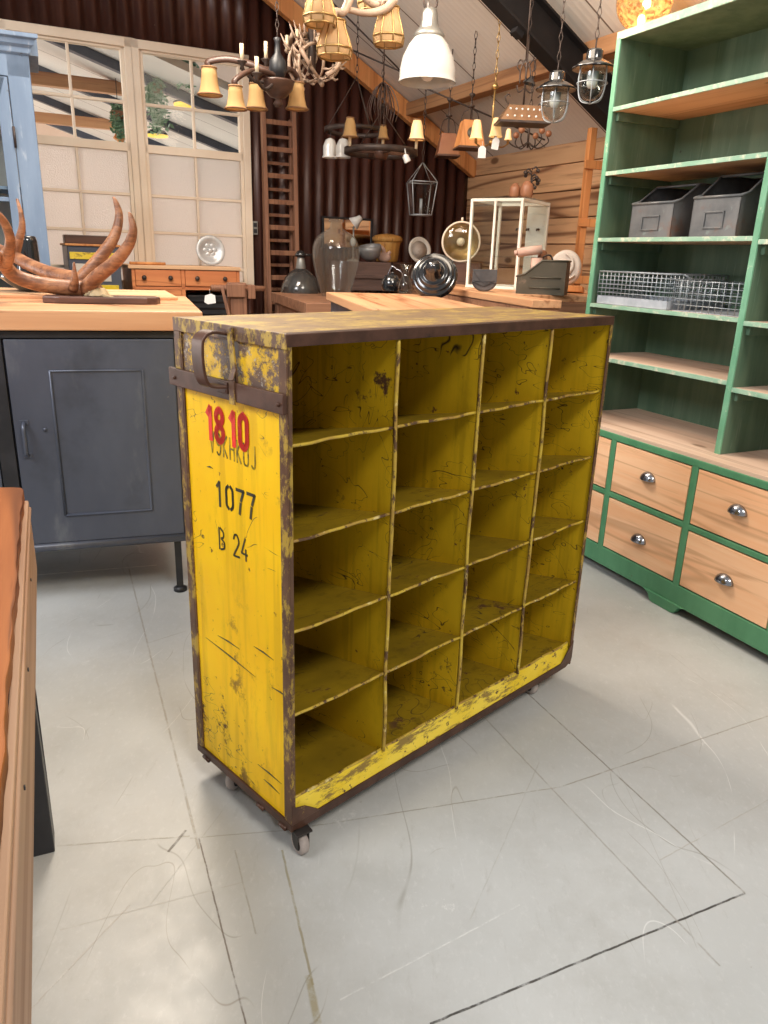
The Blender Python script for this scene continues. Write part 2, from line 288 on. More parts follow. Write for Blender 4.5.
# floor: painted plates with seams, scratches and stains
def floor_mat():
    g = N('painted_floor'); src = g.tc.outputs['Object']
    big = g.noise(g.vec(), .9, 3)
    col = g.mix(g.smooth(big, .35, .65), (.435, .445, .435), (.52, .53, .52))
    col = g.mix(g.math('MULTIPLY', g.smooth(g.noise(g.vec(), 3.2, 8, .75), .4, .8), .6), col, (.36, .355, .33))
    col = g.mix(g.math('MULTIPLY', g.smooth(g.noise(g.vec((1, .6, 1), (0, 0, .7)), 60, 4, .8), .5, .8), .35), col, (.66, .66, .65))
    col = g.mix(g.math('MULTIPLY', g.smooth(g.noise(g.vec((1, .25, 1), (0, 0, -.4)), 35, 5, .8), .55, .8), .4), col, (.30, .29, .26))
    rg = g.mixf(g.smooth(g.noise(g.vec(), 6, 6), .3, .7), .30, .46)
    for sc, w, lo, c, a, rot, st in ((2.4, .0022, .50, (.25, .24, .21), .6, .3, (1, .5, 1)), (3.1, .0022, .52, (.76, .76, .74), .6, 1.2, (1, .35, 1)),
                             (5, .003, .55, (.24, .21, .17), .6, 2.1, (1, .4, 1)), (1.7, .0016, .5, (.3, .29, .26), .5, -.5, (1, .3, 1))):
        f = g.smooth(g.math('ABSOLUTE', g.math('SUBTRACT', g.noise(g.vec(st, (0, 0, rot)), sc, 1.5, .4, .25), .5)), w, 0)
        f = g.math('MULTIPLY', f, g.smooth(g.noise(g.vec((1.3, 1, 1), (0, 0, 1)), 1.9, 3), lo, lo+.06))
        col = g.mix(g.math('MULTIPLY', f, a), col, c)
    f = g.smooth(g.noise(g.vec(), 22, 6, .7), .68, .73)
    col = g.mix(g.math('MULTIPLY', f, .6), col, (.26, .22, .16))
    f = g.math('MULTIPLY', g.smooth(g.noise(g.vec((1, .7, 1)), 7, 8, .8), .6, .66), g.smooth(g.noise(g.vec(), 1.3, 2), .55, .6))
    col = g.mix(g.math('MULTIPLY', f, .45), col, (.72, .72, .70))
    sep = g.node('ShaderNodeSeparateXYZ'); g.link(src, sep.inputs[0]); X, Y = sep.outputs[0], sep.outputs[1]
    wob = g.math('MULTIPLY', g.math('SUBTRACT', g.noise(g.vec(), 30, 3), .5), .004)
    h = None; grime = g.noise(g.vec(), 17, 5, .75)
    for (a, b, w, c, amt) in SEAMS:
        p, q = onz(*a, 0), onz(*b, 0); L = float(np.hypot(*(q-p)[:2])); t = (q-p)/L
        along = g.math('ADD', g.math('MULTIPLY', X, float(t[0])), g.math('MULTIPLY_ADD', Y, float(t[1]), float(-(p[0]*t[0]+p[1]*t[1]))))
        perp = g.math('ADD', g.math('MULTIPLY', X, float(-t[1])), g.math('MULTIPLY_ADD', Y, float(t[0]), float(p[0]*t[1]-p[1]*t[0])))
        perp = g.math('ABSOLUTE', g.math('ADD', perp, wob))
        f = g.smooth(perp, w, w*.4)
        f = g.math('MULTIPLY', f, g.math('MULTIPLY', g.math('GREATER_THAN', along, 0), g.math('LESS_THAN', along, L)))
        f = g.math('MULTIPLY', f, g.smooth(grime, .25+.25*(1-amt), .55))
        col = g.mix(g.math('MULTIPLY', f, amt), col, c)
        h = f if h is None else g.math('ADD', h, f)
    g.link(col, g.b.inputs['Base Color']); g.link(rg, g.b.inputs['Roughness']); g.b.inputs['Specular IOR Level'].default_value = .45
    g.bump(g.math('SUBTRACT', g.noise(g.vec(), 14, 4), h), .25, .002)
    return g.m
DK = (.10, .09, .075)
SEAMS = [((745, 893), (430, 1024), .0030, (.05, .045, .04), .95), ((745, 893), (500, 668), .0030, (.22, .20, .17), .8),
         ((128, 565), (199, 849), .0035, (.30, .27, .22), .7), ((199, 838), (246, 1024), .0022, (.12, .09, .07), .85),
         ((235, 850), (256, 934), .0022, (.33, .31, .26), .7), ((282, 850), (313, 985), .0032, (.28, .25, .16), .8),
         ((308, 975), (318, 1024), .0085, (.30, .26, .15), .75), ((57, 846), (190, 836), .0028, (.30, .28, .24), .7),
         ((190, 838), (290, 830), .0022, (.28, .26, .22), .6), ((312, 826), (560, 787), .0025, (.28, .26, .22), .7), ((560, 787), (768, 716), .0028, (.26, .24, .20), .7),
         ((483, 716), (720, 966), .0028, (.32, .30, .27), .7), ((148, 643), (186, 631), .0028, (.3, .28, .24), .7),
         ((36, 575), (157, 565), .006, (.80, .78, .72), .8), ((168, 852), (186, 830), .004, DK, .9), ((150, 905), (262, 760), .0018, (.38, .37, .34), .5),
         ((30, 1010), (130, 905), .002, (.42, .38, .34), .5), ((470, 920), (540, 760), .0018, (.38, .37, .34), .5), ((660, 860), (768, 800), .002, (.38, .35, .3), .5),
         ((560, 700), (700, 760), .0018, (.45, .42, .38), .5), ((60, 930), (250, 880), .002, (.4, .37, .33), .4), ((340, 1000), (520, 905), .002, (.72, .72, .70), .5)]
M['floor'] = floor_mat()

# ceiling boards: fine ribs and panel seams running down the slope
def ceil_mat():
    g = N('ribbed_ceiling_board'); sep = g.node('ShaderNodeSeparateXYZ'); g.link(g.tc.outputs['Object'], sep.inputs[0])
    D = sep.outputs[1]
    rib = g.math('SINE', g.math('MULTIPLY', D, 2*pi/.042))
    seam = g.smooth(g.math('ABSOLUTE', g.math('SUBTRACT', g.math('FRACT', g.math('DIVIDE', D, .62)), .5)), .012, .004)
    col = g.mix(g.smooth(g.noise(g.vec(), 1.5, 3), .3, .7), (.78, .73, .67), (.84, .80, .74))
    col = g.mix(g.math('MULTIPLY', g.smooth(rib, .75, 1), .12), col, (.45, .41, .37))
    col = g.mix(seam, col, (.16, .11, .08))
    g.link(col, g.b.inputs['Base Color']); g.b.inputs['Roughness'].default_value = .6
    g.bump(rib, .12, .003); return g.m
M['ceil'] = ceil_mat()

# ------------------------------------------------------------------ mesh building
def rotz(a): return Matrix.Rotation(a, 4, 'Z')
class MB:
    def __init__(s): s.v = []; s.f = []; s.sm = []
    def add(s, vs, fs, smooth=False, mtx=None):
        o = len(s.v)
        for p in vs: s.v.append(tuple(mtx @ Vector(p)) if mtx is not None else tuple(p))
        for f in fs: s.f.append([i+o for i in f]); s.sm.append(smooth)
        return s
    def box(s, a, b, mtx=None):          # opposite corners
        x0, x1 = sorted((a[0], b[0])); y0, y1 = sorted((a[1], b[1])); z0, z1 = sorted((a[2], b[2]))
        vs = [(x0, y0, z0), (x1, y0, z0), (x1, y1, z0), (x0, y1, z0), (x0, y0, z1), (x1, y0, z1), (x1, y1, z1), (x0, y1, z1)]
        return s.add(vs, [(0, 3, 2, 1), (4, 5, 6, 7), (0, 1, 5, 4), (1, 2, 6, 5), (2, 3, 7, 6), (3, 0, 4, 7)], False, mtx)
    def beam(s, p, q, w, h, up=(0, 0, 1)):    # box along p-q
        p, q, up = Vector(p), Vector(q), Vector(up); d = (q-p).normalized(); sd = d.cross(up).normalized(); u = sd.cross(d)
        vs = []
        for e in (p, q):
            for a, b in ((-1, -1), (1, -1), (1, 1), (-1, 1)): vs.append(e+sd*a*w/2+u*b*h/2)
        return s.add(vs, [(0, 1, 2, 3), (7, 6, 5, 4), (0, 4, 5, 1), (1, 5, 6, 2), (2, 6, 7, 3), (3, 7, 4, 0)])
    def tube(s, pts, r, n=8, cap=True, flat=1.0):
        pts = [Vector(p) for p in pts]; rs = r if isinstance(r, (list, tuple)) else [r]*len(pts)
        vs = []; fs = []; prev = None
        for i, p in enumerate(pts):
            d = (pts[min(i+1, len(pts)-1)]-pts[max(i-1, 0)])
            d = d.normalized() if d.length > 1e-9 else Vector((0, 0, 1))
            if prev is None:
                a = d.orthogonal().normalized()
            else:
                a = prev-d*prev.dot(d); a = a.normalized() if a.length > 1e-6 else d.orthogonal().normalized()
            prev = a; b = d.cross(a)
            for k in range(n):
                t = 2*pi*k/n; vs.append(p+(a*cos(t)+b*sin(t)*flat)*rs[i])
        for i in range(len(pts)-1):
            for k in range(n):
                fs.append((i*n+k, i*n+(k+1) % n, (i+1)*n+(k+1) % n, (i+1)*n+k))
        if cap: fs.append(tuple(range(n))[::-1]); fs.append(tuple((len(pts)-1)*n+k for k in range(n)))
        return s.add(vs, fs, True)
    def lathe(s, prof, n=24, mtx=None, flute=0, nf=12):
        vs = []; fs = []
        for (r, z) in prof:
            for k in range(n):
                t = 2*pi*k/n; rr = r*(1+flute*cos(nf*t)); vs.append((rr*cos(t), rr*sin(t), z))
        for i in range(len(prof)-1):
            for k in range(n): fs.append((i*n+k, i*n+(k+1) % n, (i+1)*n+(k+1) % n, (i+1)*n+k))
        if prof[0][0] > 1e-5 and prof[0][0] < .0: pass
        return s.add(vs, fs, True, mtx)
    def prism(s, poly, t, mtx=None):     # poly in xy, thickness along z from 0 to t
        n = len(poly); vs = [(x, y, 0) for x, y in poly]+[(x, y, t) for x, y in poly]
        fs = [tuple(range(n))[::-1], tuple(range(n, 2*n))]+[(i, (i+1) % n, n+(i+1) % n, n+i) for i in range(n)]
        return s.add(vs, fs, False, mtx)
    def sphere(s, c, r, n=14, sq=(1, 1, 1)):
        c = Vector(c); prof = []
        vs = []; fs = []; m_ = n//2
        for i in range(m_+1):
            ph = pi*i/m_-pi/2
            for k in range(n): vs.append((c.x+r*sq[0]*cos(ph)*cos(2*pi*k/n), c.y+r*sq[1]*cos(ph)*sin(2*pi*k/n), c.z+r*sq[2]*sin(ph)))
        for i in range(m_):
            for k in range(n): fs.append((i*n+k, i*n+(k+1) % n, (i+1)*n+(k+1) % n, (i+1)*n+k))
        return s.add(vs, fs, True)
    def build(s, name, m, parent=None, bevel=0, mtx=None, clean=False):
        me = bpy.data.meshes.new(name); me.from_pydata(s.v, [], s.f); me.materials.append(M[m] if isinstance(m, str) else m)
        me.polygons.foreach_set('use_smooth', s.sm)
        bm = bmesh.new(); bm.from_mesh(me); bmesh.ops.remove_doubles(bm, verts=bm.verts, dist=1e-6)
        bmesh.ops.recalc_face_normals(bm, faces=bm.faces); bm.to_mesh(me); bm.free(); me.update()
        o = bpy.data.objects.new(name, me); COL.objects.link(o)
        if parent is not None: o.parent = parent
        if mtx is not None: o.matrix_local = mtx
        if bevel:
            b = o.modifiers.new('bevel', 'BEVEL'); b.width = bevel; b.segments = 2; b.limit_method = 'ANGLE'; b.angle_limit = .6
        return o
def tag(o, label=None, cat=None, group=None, kind=None):
    if label: o['label'] = label
    if cat: o['category'] = cat
    if group: o['group'] = group
    if kind: o['kind'] = kind
    return o
def thing(name, label, cat, loc=(0, 0, 0), rz=0, group=None, rot=None):
    o = bpy.data.objects.new(name, None); COL.objects.link(o); o.location = tuple(map(float, loc)); o.empty_display_size = .05
    o.rotation_euler = rot if rot else (0, 0, rz)
    return tag(o, label, cat, group)
def copytree(o, parent=None):
    c = o.copy(); COL.objects.link(c)
    if parent is not None: c.parent = parent
    for ch in [x for x in list(COL.objects) if x.parent == o]: copytree(ch, c)
    return c
def struct(o): o['kind'] = 'structure'; return o
def solid(o, t, off=-1):
    b = o.modifiers.new('thick', 'SOLIDIFY'); b.thickness = t; b.offset = off; return o
def bez(pts, n=8):      # Catmull-Rom through points
    P = [Vector(p) for p in pts]; P = [P[0]*2-P[1]]+P+[P[-1]*2-P[-2]]; out = []
    for i in range(1, len(P)-2):
        for k in range(n):
            t = k/n; a, b, c, d = P[i-1:i+3]
            out.append(.5*((2*b)+(c-a)*t+(2*a-5*b+4*c-d)*t*t+(3*b-a-3*c+d)*t**3))
    out.append(P[-2]); return out
def taper(n, r0, r1, p=1.0): return [r0+(r1-r0)*(i/(n-1))**p for i in range(n)]
# ================================================================== the room
WY = 27.0; W0 = np.array([-1.025, 5.6, 0])
O = onpl(470, 160, W0, WY); O[2] = 0                 # back right corner of the room
E1 = dirv(WY); E2 = dirv(-63.0)                      # along back wall to the right; out of it into the room
EAVE = 1.94; SL = -.5635
def ceilz(p): return EAVE+SL*float((np.asarray(p)-O)@E1)
def wallp(px, py):                                    # (u, z) on the back wall
    q = onpl(px, py, W0, WY); return float((q-O)@E1), float(q[2])
# room frame: x = E1, y = -E2 (into the wall); objects in it use local (u, -d, z)
RM = Matrix.Translation(Vector(O)) @ rotz(radians(WY))
def rl(o): o.matrix_world = RM; return o
def room(u, d, z): return O+E1*u+E2*d+np.array([0, 0, z])

f = MB().box((-8, -3, -.05), (8, 11, 0)).build('floor', 'floor'); struct(f)

# corrugated back wall with the window opening
def corrugated(u0, u1, zb, zt):
    mb = MB(); P = .092; step = P/8; n = int(round((u1-u0)/step)); vs = []; fs = []
    for i in range(n+1):
        u = u0+i*step; y = .013*cos(2*pi*u/P)
        vs += [(u, y, zb), (u, y, zt(u) if callable(zt) else zt)]
    for i in range(n): fs.append((2*i, 2*i+2, 2*i+3, 2*i+1))
    return mb.add(vs, fs, True)
WU0, WU1, WZ1 = -3.26, -1.775, 2.415
cw = MB()
for a in (corrugated(WU1+.005, .02, 0, lambda u: EAVE+SL*u+.02), corrugated(WU0, WU1+.005, WZ1-.03, lambda u: EAVE+SL*u+.02), corrugated(-5.6, WU0, 0, lambda u: EAVE+SL*u+.02),
          corrugated(WU0, WU1+.005, 0, .90)):
    cw.add(a.v, a.f, True)
struct(solid(rl(cw.build('wall_back', 'corr')), .02, 1))
# plank side wall
pw = MB().box((.03, .05, 0), (.06, -3.6, EAVE+.3)); z = 0; k = 0
while z < EAVE+.3:
    h = .165; pw.box((0+.004*(k % 2), .05, z+.003), (.04, -3.6, z+h-.003)); z += h; k += 1
struct(rl(pw.build('wall_right', 'plank', bevel=.004)))
# sloping ceiling (local x runs down the slope, y along the room)
sl = atan(SL)
CM = RM @ Matrix.Translation(Vector((0, 0, EAVE))) @ Matrix.Rotation(-sl, 4, 'Y')
c_ = MB().box((-3.9, .1, 0), (.12, -3.3, .05)).build('ceiling', 'ceil'); c_.matrix_world = CM; struct(c_)
# purlin, steel rafter, gable rafter
pu = onpl(407, 97, W0, WY); uu = float((pu-O)@E1); zz = float(pu[2])
b = MB().beam((0, 0, 0), (3.2, 0, 0), .10, .085).build('timber_purlin', 'beam_wood', bevel=.006)
PB = Matrix.Translation(Vector(room(uu, 0, EAVE+SL*uu-.048))) @ rotz(radians(-63)); b.matrix_world = PB
tag(b, 'long brown timber purlin running under the white ceiling boards', 'beam', kind='structure'); b.name = 'trim_1'
def sloped(name, u0, u1, d, w, h, drop, m):
    p = room(u0, d, EAVE+SL*u0-drop); q = room(u1, d, EAVE+SL*u1-drop)
    mb = MB().beam(Vector(p), Vector(q), w, h, up=(0, 0, 1)); return mb.build(name, m, bevel=.004)
struct(sloped('trim_2', -3.3, .02, .06, .06, .11, .075, 'orange_wood'))
sb = MB(); D1 = 2.0; hh = .17; ww = .10
pa, pb = room(-2.6, D1, EAVE-SL*2.6-.17), room(.08, D1, EAVE-SL*-.08-.17)
pa, pb = Vector(pa), Vector(pb); dd = (pb-pa).normalized(); upv = Vector((0, 0, 1)); sdv = dd.cross(upv).normalized(); uv = sdv.cross(dd)
for off in (-1, 1): sb.beam(pa+uv*off*(hh/2-.006), pb+uv*off*(hh/2-.006), ww, .012)
sb.beam(pa, pb, .012, hh-.02)
tag(struct(sb.build('trim_3', 'beam_black', bevel=.002)), None)
cl = MB(); pc = pa.lerp(pb, .60); cl.beam(pc+uv*(-.085)-dd*.02, pc+uv*(-.085)+dd*.03, .05, .05)
cl.tube([pc+uv*(-.1)-sdv*.03, pc+uv*(-.1)-sdv*.04], .006)
struct(cl.build('trim_4', 'beam_black', bevel=.003))
# thin steel tie rods under the roof
def rod(a, b, r=.005):
    return MB().tube([a, b], r, 6).build('tie_rod', 'iron')
t1 = rod(ony(325, -5, 5.3), ony(402, 72, 5.3)); tag(t1, 'thin dark steel tie rod dropping steeply behind the pleated shades', 'rod')
t2 = rod(ony(352, 50, 5.55), ony(402, 72, 5.3)); tag(t2, 'short dark tie rod branching from the rafter beside the white pendant', 'rod')
t3 = rod(ony(402, 78, 5.3), ony(545, 140, 5.3)); tag(t3, 'long thin tie rod running down behind the small chandeliers', 'rod')

# ---------------------------------------------------------------- windows
zb = .92
for nm, ua, ub in (('window_1', -3.25, -2.515), ('window_2', -2.515, -1.778)):
    fr = MB(); y0, y1 = -.045, .03
    fw = .045
    fr.box((ua, y0, zb), (ua+fw, y1, WZ1)); fr.box((ub-fw, y0, zb), (ub, y1, WZ1))
    fr.box((ua, y0, WZ1-.05), (ub, y1, WZ1)); fr.box((ua, y0, zb), (ub, y1, zb+.05))
    w = rl(fr.build(nm, 'cream', bevel=.004)); struct(w)
    x0, x1 = ua+fw, ub-fw; xm = (x0+x1)/2-.0
    s_ = MB(); sw = .022
    s_.box((x0, -.03, zb+.05), (x0+sw, .015, WZ1-.05)); s_.box((x1-sw, -.03, zb+.05), (x1, .015, WZ1-.05))
    s_.box((x0, -.03, 1.785), (x1, .015, 1.835)); s_.box((x0, -.03, WZ1-.065), (x1, .015, WZ1-.05)); s_.box((x0, -.03, zb+.05), (x1, .015, zb+.08))
    s_.box((xm-.008, -.022, zb+.05), (xm+.008, .008, WZ1-.05))
    for zz_ in (2.066, 1.532, 1.306, 1.08): s_.box((x0, -.022, zz_-.009), (x1, .008, zz_+.009))
    o = s_.build('sash', 'cream', bevel=.003); o.parent = w
    pn = MB().add([(x0, -.006, 1.80), (x1, -.006, 1.80), (x1, -.006, WZ1-.05), (x0, -.006, WZ1-.05)], [(0, 1, 2, 3)])
    o = pn.build('clear_pane', 'pane'); o.parent = w
    pt = MB().box((x0, -.008, zb+.05), (x1, -.004, 1.80)); o = pt.build('textured_pane', 'pane_tex'); o.parent = w

# ---------------------------------------------------------------- the hall seen through the panes
fw_ = MB().box((-8, 5.0, 0), (1.5, 5.1, 4.0)); struct(rl(fw_.build('wall_far', 'far_wall')))
SL2 = -.30; E20 = 1.78
def hallz(u, y): return E20+SL2*u
hc = MB()
hc.add([(-8, 4.1, E20-SL2*-8*-1), (1.5, 4.1, E20+SL2*1.5), (1.5, .4, E20+SL2*1.5), (-8, .4, E20+SL2*-8)], [(0, 1, 2, 3)])
hc.v = [(u, 5.1 if y > 2 else .35, E20+SL2*u) for (u, y, z) in hc.v]
hm = hc.build('ceiling_far', 'ceil'); struct(solid(rl(hm), .05, 1))
for i, y in enumerate((.9, 2.1, 3.3, 4.5)):
    hb = MB().beam((-7.5, y, E20+SL2*-7.5-.06), (1.2, y, E20+SL2*1.2-.06), .07, .11)
    struct(rl(hb.build('trim_%d' % (5+i), 'gunmetal')))
for i, (z, y) in enumerate(((2.40, 1.5), (2.36, 3.2))):
    hb = MB().beam((-7.5, y, z), (-1.2, y, z), .08, .09); struct(rl(hb.build('trim_%d' % (9+i), 'worktop')))
for i, u in enumerate((-5.2, -3.4, -2.0)):
    hb = MB().beam((u-.25, 2.6, 2.15), (u+.25, 2.6, 2.9), .07, .09); struct(rl(hb.build('trim_%d' % (11+i), 'orange_wood')))
# hanging yellow-lit lamps and plants in that hall
def hall_lamp(px, py, rpx, label, dep=1.3):
    base = onpl(px, py, room(0, -dep, 0), WY); r = msize(base, rpx)
    t = thing('pendant_lamp', label, 'lamp', base, 0, 'yellow lit pendants in the hall beyond the window')
    MB().lathe([(r, 0), (r*1.0, r*.06), (r*.72, r*.32), (r*.3, r*.5), (r*.12, r*.62), (.001, r*.66)], 24).build('shade', 'black', t)
    MB().lathe([(r*.99, -.001), (r*.96, -r*.14), (r*.6, -r*.20), (.001, -r*.22)], 24).build('diffuser', 'yellow_inner', t)
    u = float((base-O)@E1); top = E20+SL2*u-base[2]
    MB().tube([(0, 0, r*.6), (0, 0, top)], .004, 6).build('cord', 'black', t)
hall_lamp(194, 105, 20, 'round dark pendant with yellow underside in upper right window, larger of two')
hall_lamp(157, 135, 11, 'small dark pendant with yellow underside seen low in the right window', 2.1)
def ivy(px, py, hpx, wpx, label, dep=.9):
    c = onpl(px, py, room(0, -dep, 0), WY); H = msize(c, hpx); Wd = msize(c, wpx)
    t = thing('hanging_plant', label, 'plant', c)
    rnd = random.Random(px); lf = MB(); st = MB()
    for k in range(9):
        a = rnd.uniform(0, 2*pi); R = Wd*.5*rnd.uniform(.3, 1)
        ex, ey = R*cos(a), R*sin(a); ln = H*rnd.uniform(.5, 1)
        pts = bez([(0, 0, 0), (ex*.7, ey*.7, .01), (ex, ey, -ln*.5), (ex*1.02, ey, -ln)], 4); st.tube(pts, .0025, 4)
        for p in pts[2:]:
            for j in range(5):
                q = p+Vector((rnd.uniform(-1, 1), rnd.uniform(-1, 1), rnd.uniform(-1, 1)))*.035; s_ = .022*rnd.uniform(.7, 1.3)
                n1 = Vector((rnd.uniform(-1, 1), rnd.uniform(-1, 1), rnd.uniform(-.5, .5))).normalized(); n2 = n1.orthogonal().normalized()
                lf.add([q-n1*s_, q+n2*s_*.5, q+n1*s_, q-n2*s_*.5], [(0, 1, 2, 3)])
    lf.build('leaves', 'leaf', t); st.build('stems', 'leaf', t)
    MB().lathe([(.001, -.05), (.04, -.05), (.055, .0), (.05, .005), (.001, .0)], 16).build('pot', 'pottery', t)
    u = float((c-O)@E1); top = E20+SL2*u-c[2]; MB().tube([(0, 0, 0), (0, 0, top)], .003, 5).build('hanging_cord', 'iron', t)
ivy(157, 85, 42, 24, 'trailing green plant hanging in the left panes of the right window')
ivy(188, 62, 22, 22, 'small leafy hanging plant at the top middle of the right window', .7)
ivy(118, 112, 24, 22, 'leafy hanging plant seen at the right edge of the left window', 1.4)

# ---------------------------------------------------------------- switch on the wall
u, z = wallp(254, 228)
t = thing('wall_switch', 'grey double light switch on the brown corrugated wall beside the window', 'switch', room(u, .016, z), radians(WY))
MB().box((-.02, -.012, -.045), (.02, .012, .045)).build('plate', 'grey_steel', t, bevel=.003)
for dz in (-.02, .02): MB().box((-.012, -.018, dz-.013), (.012, -.011, dz+.013)).build('rocker', 'black', t, bevel=.002)

# ================================================================== yellow pigeonhole trolley
RX, RY, RA = -.16937, 1.25381, radians(44.53); RW, RD, RB, RT_ = 1.04422, .37205, .06066, 1.07485
rack = thing('pigeonhole_trolley', 'worn yellow steel pigeonhole rack on small wheels with numbers on its end', 'storage rack', (RX, RY, 0), RA)
SH = [.88329, .70340, .51682, .33167]; LIP = .13211
T = .011
# frame: angle irons
def angle_post(mb, x, y, sx, sy, z0, z1, fx=.011, fy=.022):
    mb.box((x, y, z0), (x+sx*fx, y+sy*.004, z1)); mb.box((x, y, z0), (x+sx*.004, y+sy*fy, z1))
for (x, y, sx, sy) in ((0, 0, 1, 1), (RW, 0, -1, 1), (0, RD, 1, -1), (RW, RD, -1, -1)):
    fr = MB(); angle_post(fr, x, y, sx, sy, RB+.005, RT_-.003); fr.build('corner_post', 'frame_side', rack, bevel=.0012)
tr = MB()
tr.box((0, -.0015, RT_-.021), (RW, .005, RT_)); MB().box((0, RD-.004, RT_-.024), (RW, RD+.001, RT_)).build('top_back_rail', 'frame_top', rack, bevel=.0015)
tr.box((0, 0, RT_-.004), (RW, .022, RT_+.0005))
tr.build('top_front_rail', 'frame_top', rack, bevel=.0015)
MB().box((-.0015, 0, RT_-.026), (.004, RD, RT_+.0008)).build('top_side_rail', 'frame_side', rack, bevel=.0015)
MB().box((RW-.004, 0, RT_-.026), (RW+.001, RD, RT_)).build('top_side_rail', 'frame_side', rack, bevel=.0015)
br = MB()
br.prism([(0.0, RB+.006), (.028, RB-.0), (RW-.028, RB), (RW, RB+.012), (RW, RB+.022), (0, RB+.022)], .005, Matrix.Rotation(pi/2, 4, 'X') @ Matrix.Translation((0, 0, -.003)))
br.box((0, RD-.005, RB), (RW, RD, RB+.022)); br.box((-.001, 0, RB), (.005, RD, RB+.020)); br.box((RW-.005, 0, RB), (RW+.001, RD, RB+.02))
br.box((0.002, .004, RB), (RW-.002, .03, RB+.004)); br.box((.002, RD-.03, RB), (RW-.002, RD-.004, RB+.004))
br.build('bottom_rail', 'frame_top', rack, bevel=.0015)
# corner gussets on the front
gs = MB(); GM = Matrix.Rotation(pi/2, 4, 'X') @ Matrix.Translation((0, 0, -.0005))
gs.prism([(0, RB+.02), (.075, RB+.02), (.035, RB+.052), (.012, LIP-.012), (0, LIP-.002)], .003, GM)
gs.build('gusset', 'frame', rack, bevel=.001); gs = MB()
gs.prism([(RW, RB+.02), (RW, LIP+.01), (RW-.010, LIP-.002), (RW-.045, RB+.032), (RW-.06, RB+.02)], .003, GM)
gs.build('gusset', 'frame', rack, bevel=.001)
# front lip: sloping yellow strip
lp = MB(); lp.add([(.012, .001, RB+.019), (RW-.012, .001, RB+.019), (RW-.012, .010, LIP), (.012, .010, LIP), (.012, .016, LIP), (RW-.012, .016, LIP), (RW-.012, .008, RB+.019), (.012, .008, RB+.019)],
                  [(0, 1, 2, 3), (3, 2, 5, 4), (4, 5, 6, 7), (7, 6, 1, 0), (0, 3, 4, 7), (1, 6, 5, 2)])
lp.build('front_lip', 'yellow_lip', rack)
MB().tube([(x, .012+.0012*sin(x*50), LIP+.001*sin(x*37)) for x in np.linspace(.011, RW-.011, 60)], .0032, 8).build('lip_edge', 'edge', rack)
# panels
yb = RD-.006
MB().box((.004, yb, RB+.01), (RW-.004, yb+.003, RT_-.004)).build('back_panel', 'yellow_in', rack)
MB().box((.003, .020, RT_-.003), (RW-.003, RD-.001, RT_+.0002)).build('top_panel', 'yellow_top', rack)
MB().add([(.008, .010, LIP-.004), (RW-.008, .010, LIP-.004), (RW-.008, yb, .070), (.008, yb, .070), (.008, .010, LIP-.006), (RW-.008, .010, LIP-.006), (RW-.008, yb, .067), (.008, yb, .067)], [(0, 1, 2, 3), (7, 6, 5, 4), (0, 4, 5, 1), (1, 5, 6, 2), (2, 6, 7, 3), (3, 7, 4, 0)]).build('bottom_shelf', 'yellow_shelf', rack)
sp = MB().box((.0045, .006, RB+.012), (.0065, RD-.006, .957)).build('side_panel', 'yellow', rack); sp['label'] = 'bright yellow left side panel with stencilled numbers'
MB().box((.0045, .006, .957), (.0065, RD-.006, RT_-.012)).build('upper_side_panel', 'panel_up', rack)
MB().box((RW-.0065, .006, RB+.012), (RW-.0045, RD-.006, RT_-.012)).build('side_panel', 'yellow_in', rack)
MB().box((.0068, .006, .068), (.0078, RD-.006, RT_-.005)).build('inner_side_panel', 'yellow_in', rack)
# inner raised strips on the side panel edges (panel sits in a shallow frame)
st_ = MB()
for v0, v1 in ((.021, .026), (RD-.026, RD-.021)): st_.box((.001, v0, RB+.02), (.006, v1, RT_-.02))
st_.build('side_panel_bead', 'frame_side', rack, bevel=.001)
# shelves and dividers with rolled edges
cols = [T+(RW-2*T)*k/4 for k in range(5)]
for k in (1, 2, 3):
    x = cols[k]
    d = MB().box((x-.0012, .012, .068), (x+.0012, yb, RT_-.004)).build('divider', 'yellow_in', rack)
    rr = random.Random(k); ph = rr.uniform(0, 6)
    pts = [(x+.0016*sin(z*9+ph)+.0008*sin(z*31+ph), .006+.001*sin(z*23), z) for z in np.linspace(LIP-.002, RT_-.02, 70)]
    e_ = MB().tube(pts, .0042, 8).build('rolled_edge', 'edge', d)
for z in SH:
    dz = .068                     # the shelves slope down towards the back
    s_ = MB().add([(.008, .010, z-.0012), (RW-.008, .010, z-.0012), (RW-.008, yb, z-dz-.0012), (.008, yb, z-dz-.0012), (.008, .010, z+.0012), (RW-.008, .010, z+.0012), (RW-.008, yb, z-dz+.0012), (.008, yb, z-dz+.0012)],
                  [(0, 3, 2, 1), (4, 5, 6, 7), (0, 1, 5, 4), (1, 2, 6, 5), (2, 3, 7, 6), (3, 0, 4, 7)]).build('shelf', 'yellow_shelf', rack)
    for k in range(4):
        ph = z*40+k*2
        pts = [(x, .010+.0008*sin(x*40+ph), z+.0012*sin(x*26+ph)+.0006*sin(x*80)) for x in np.linspace(cols[k]+.003, cols[k+1]-.003, 24)]
        MB().tube(pts, .0032, 8).build('rolled_edge', 'edge', s_)
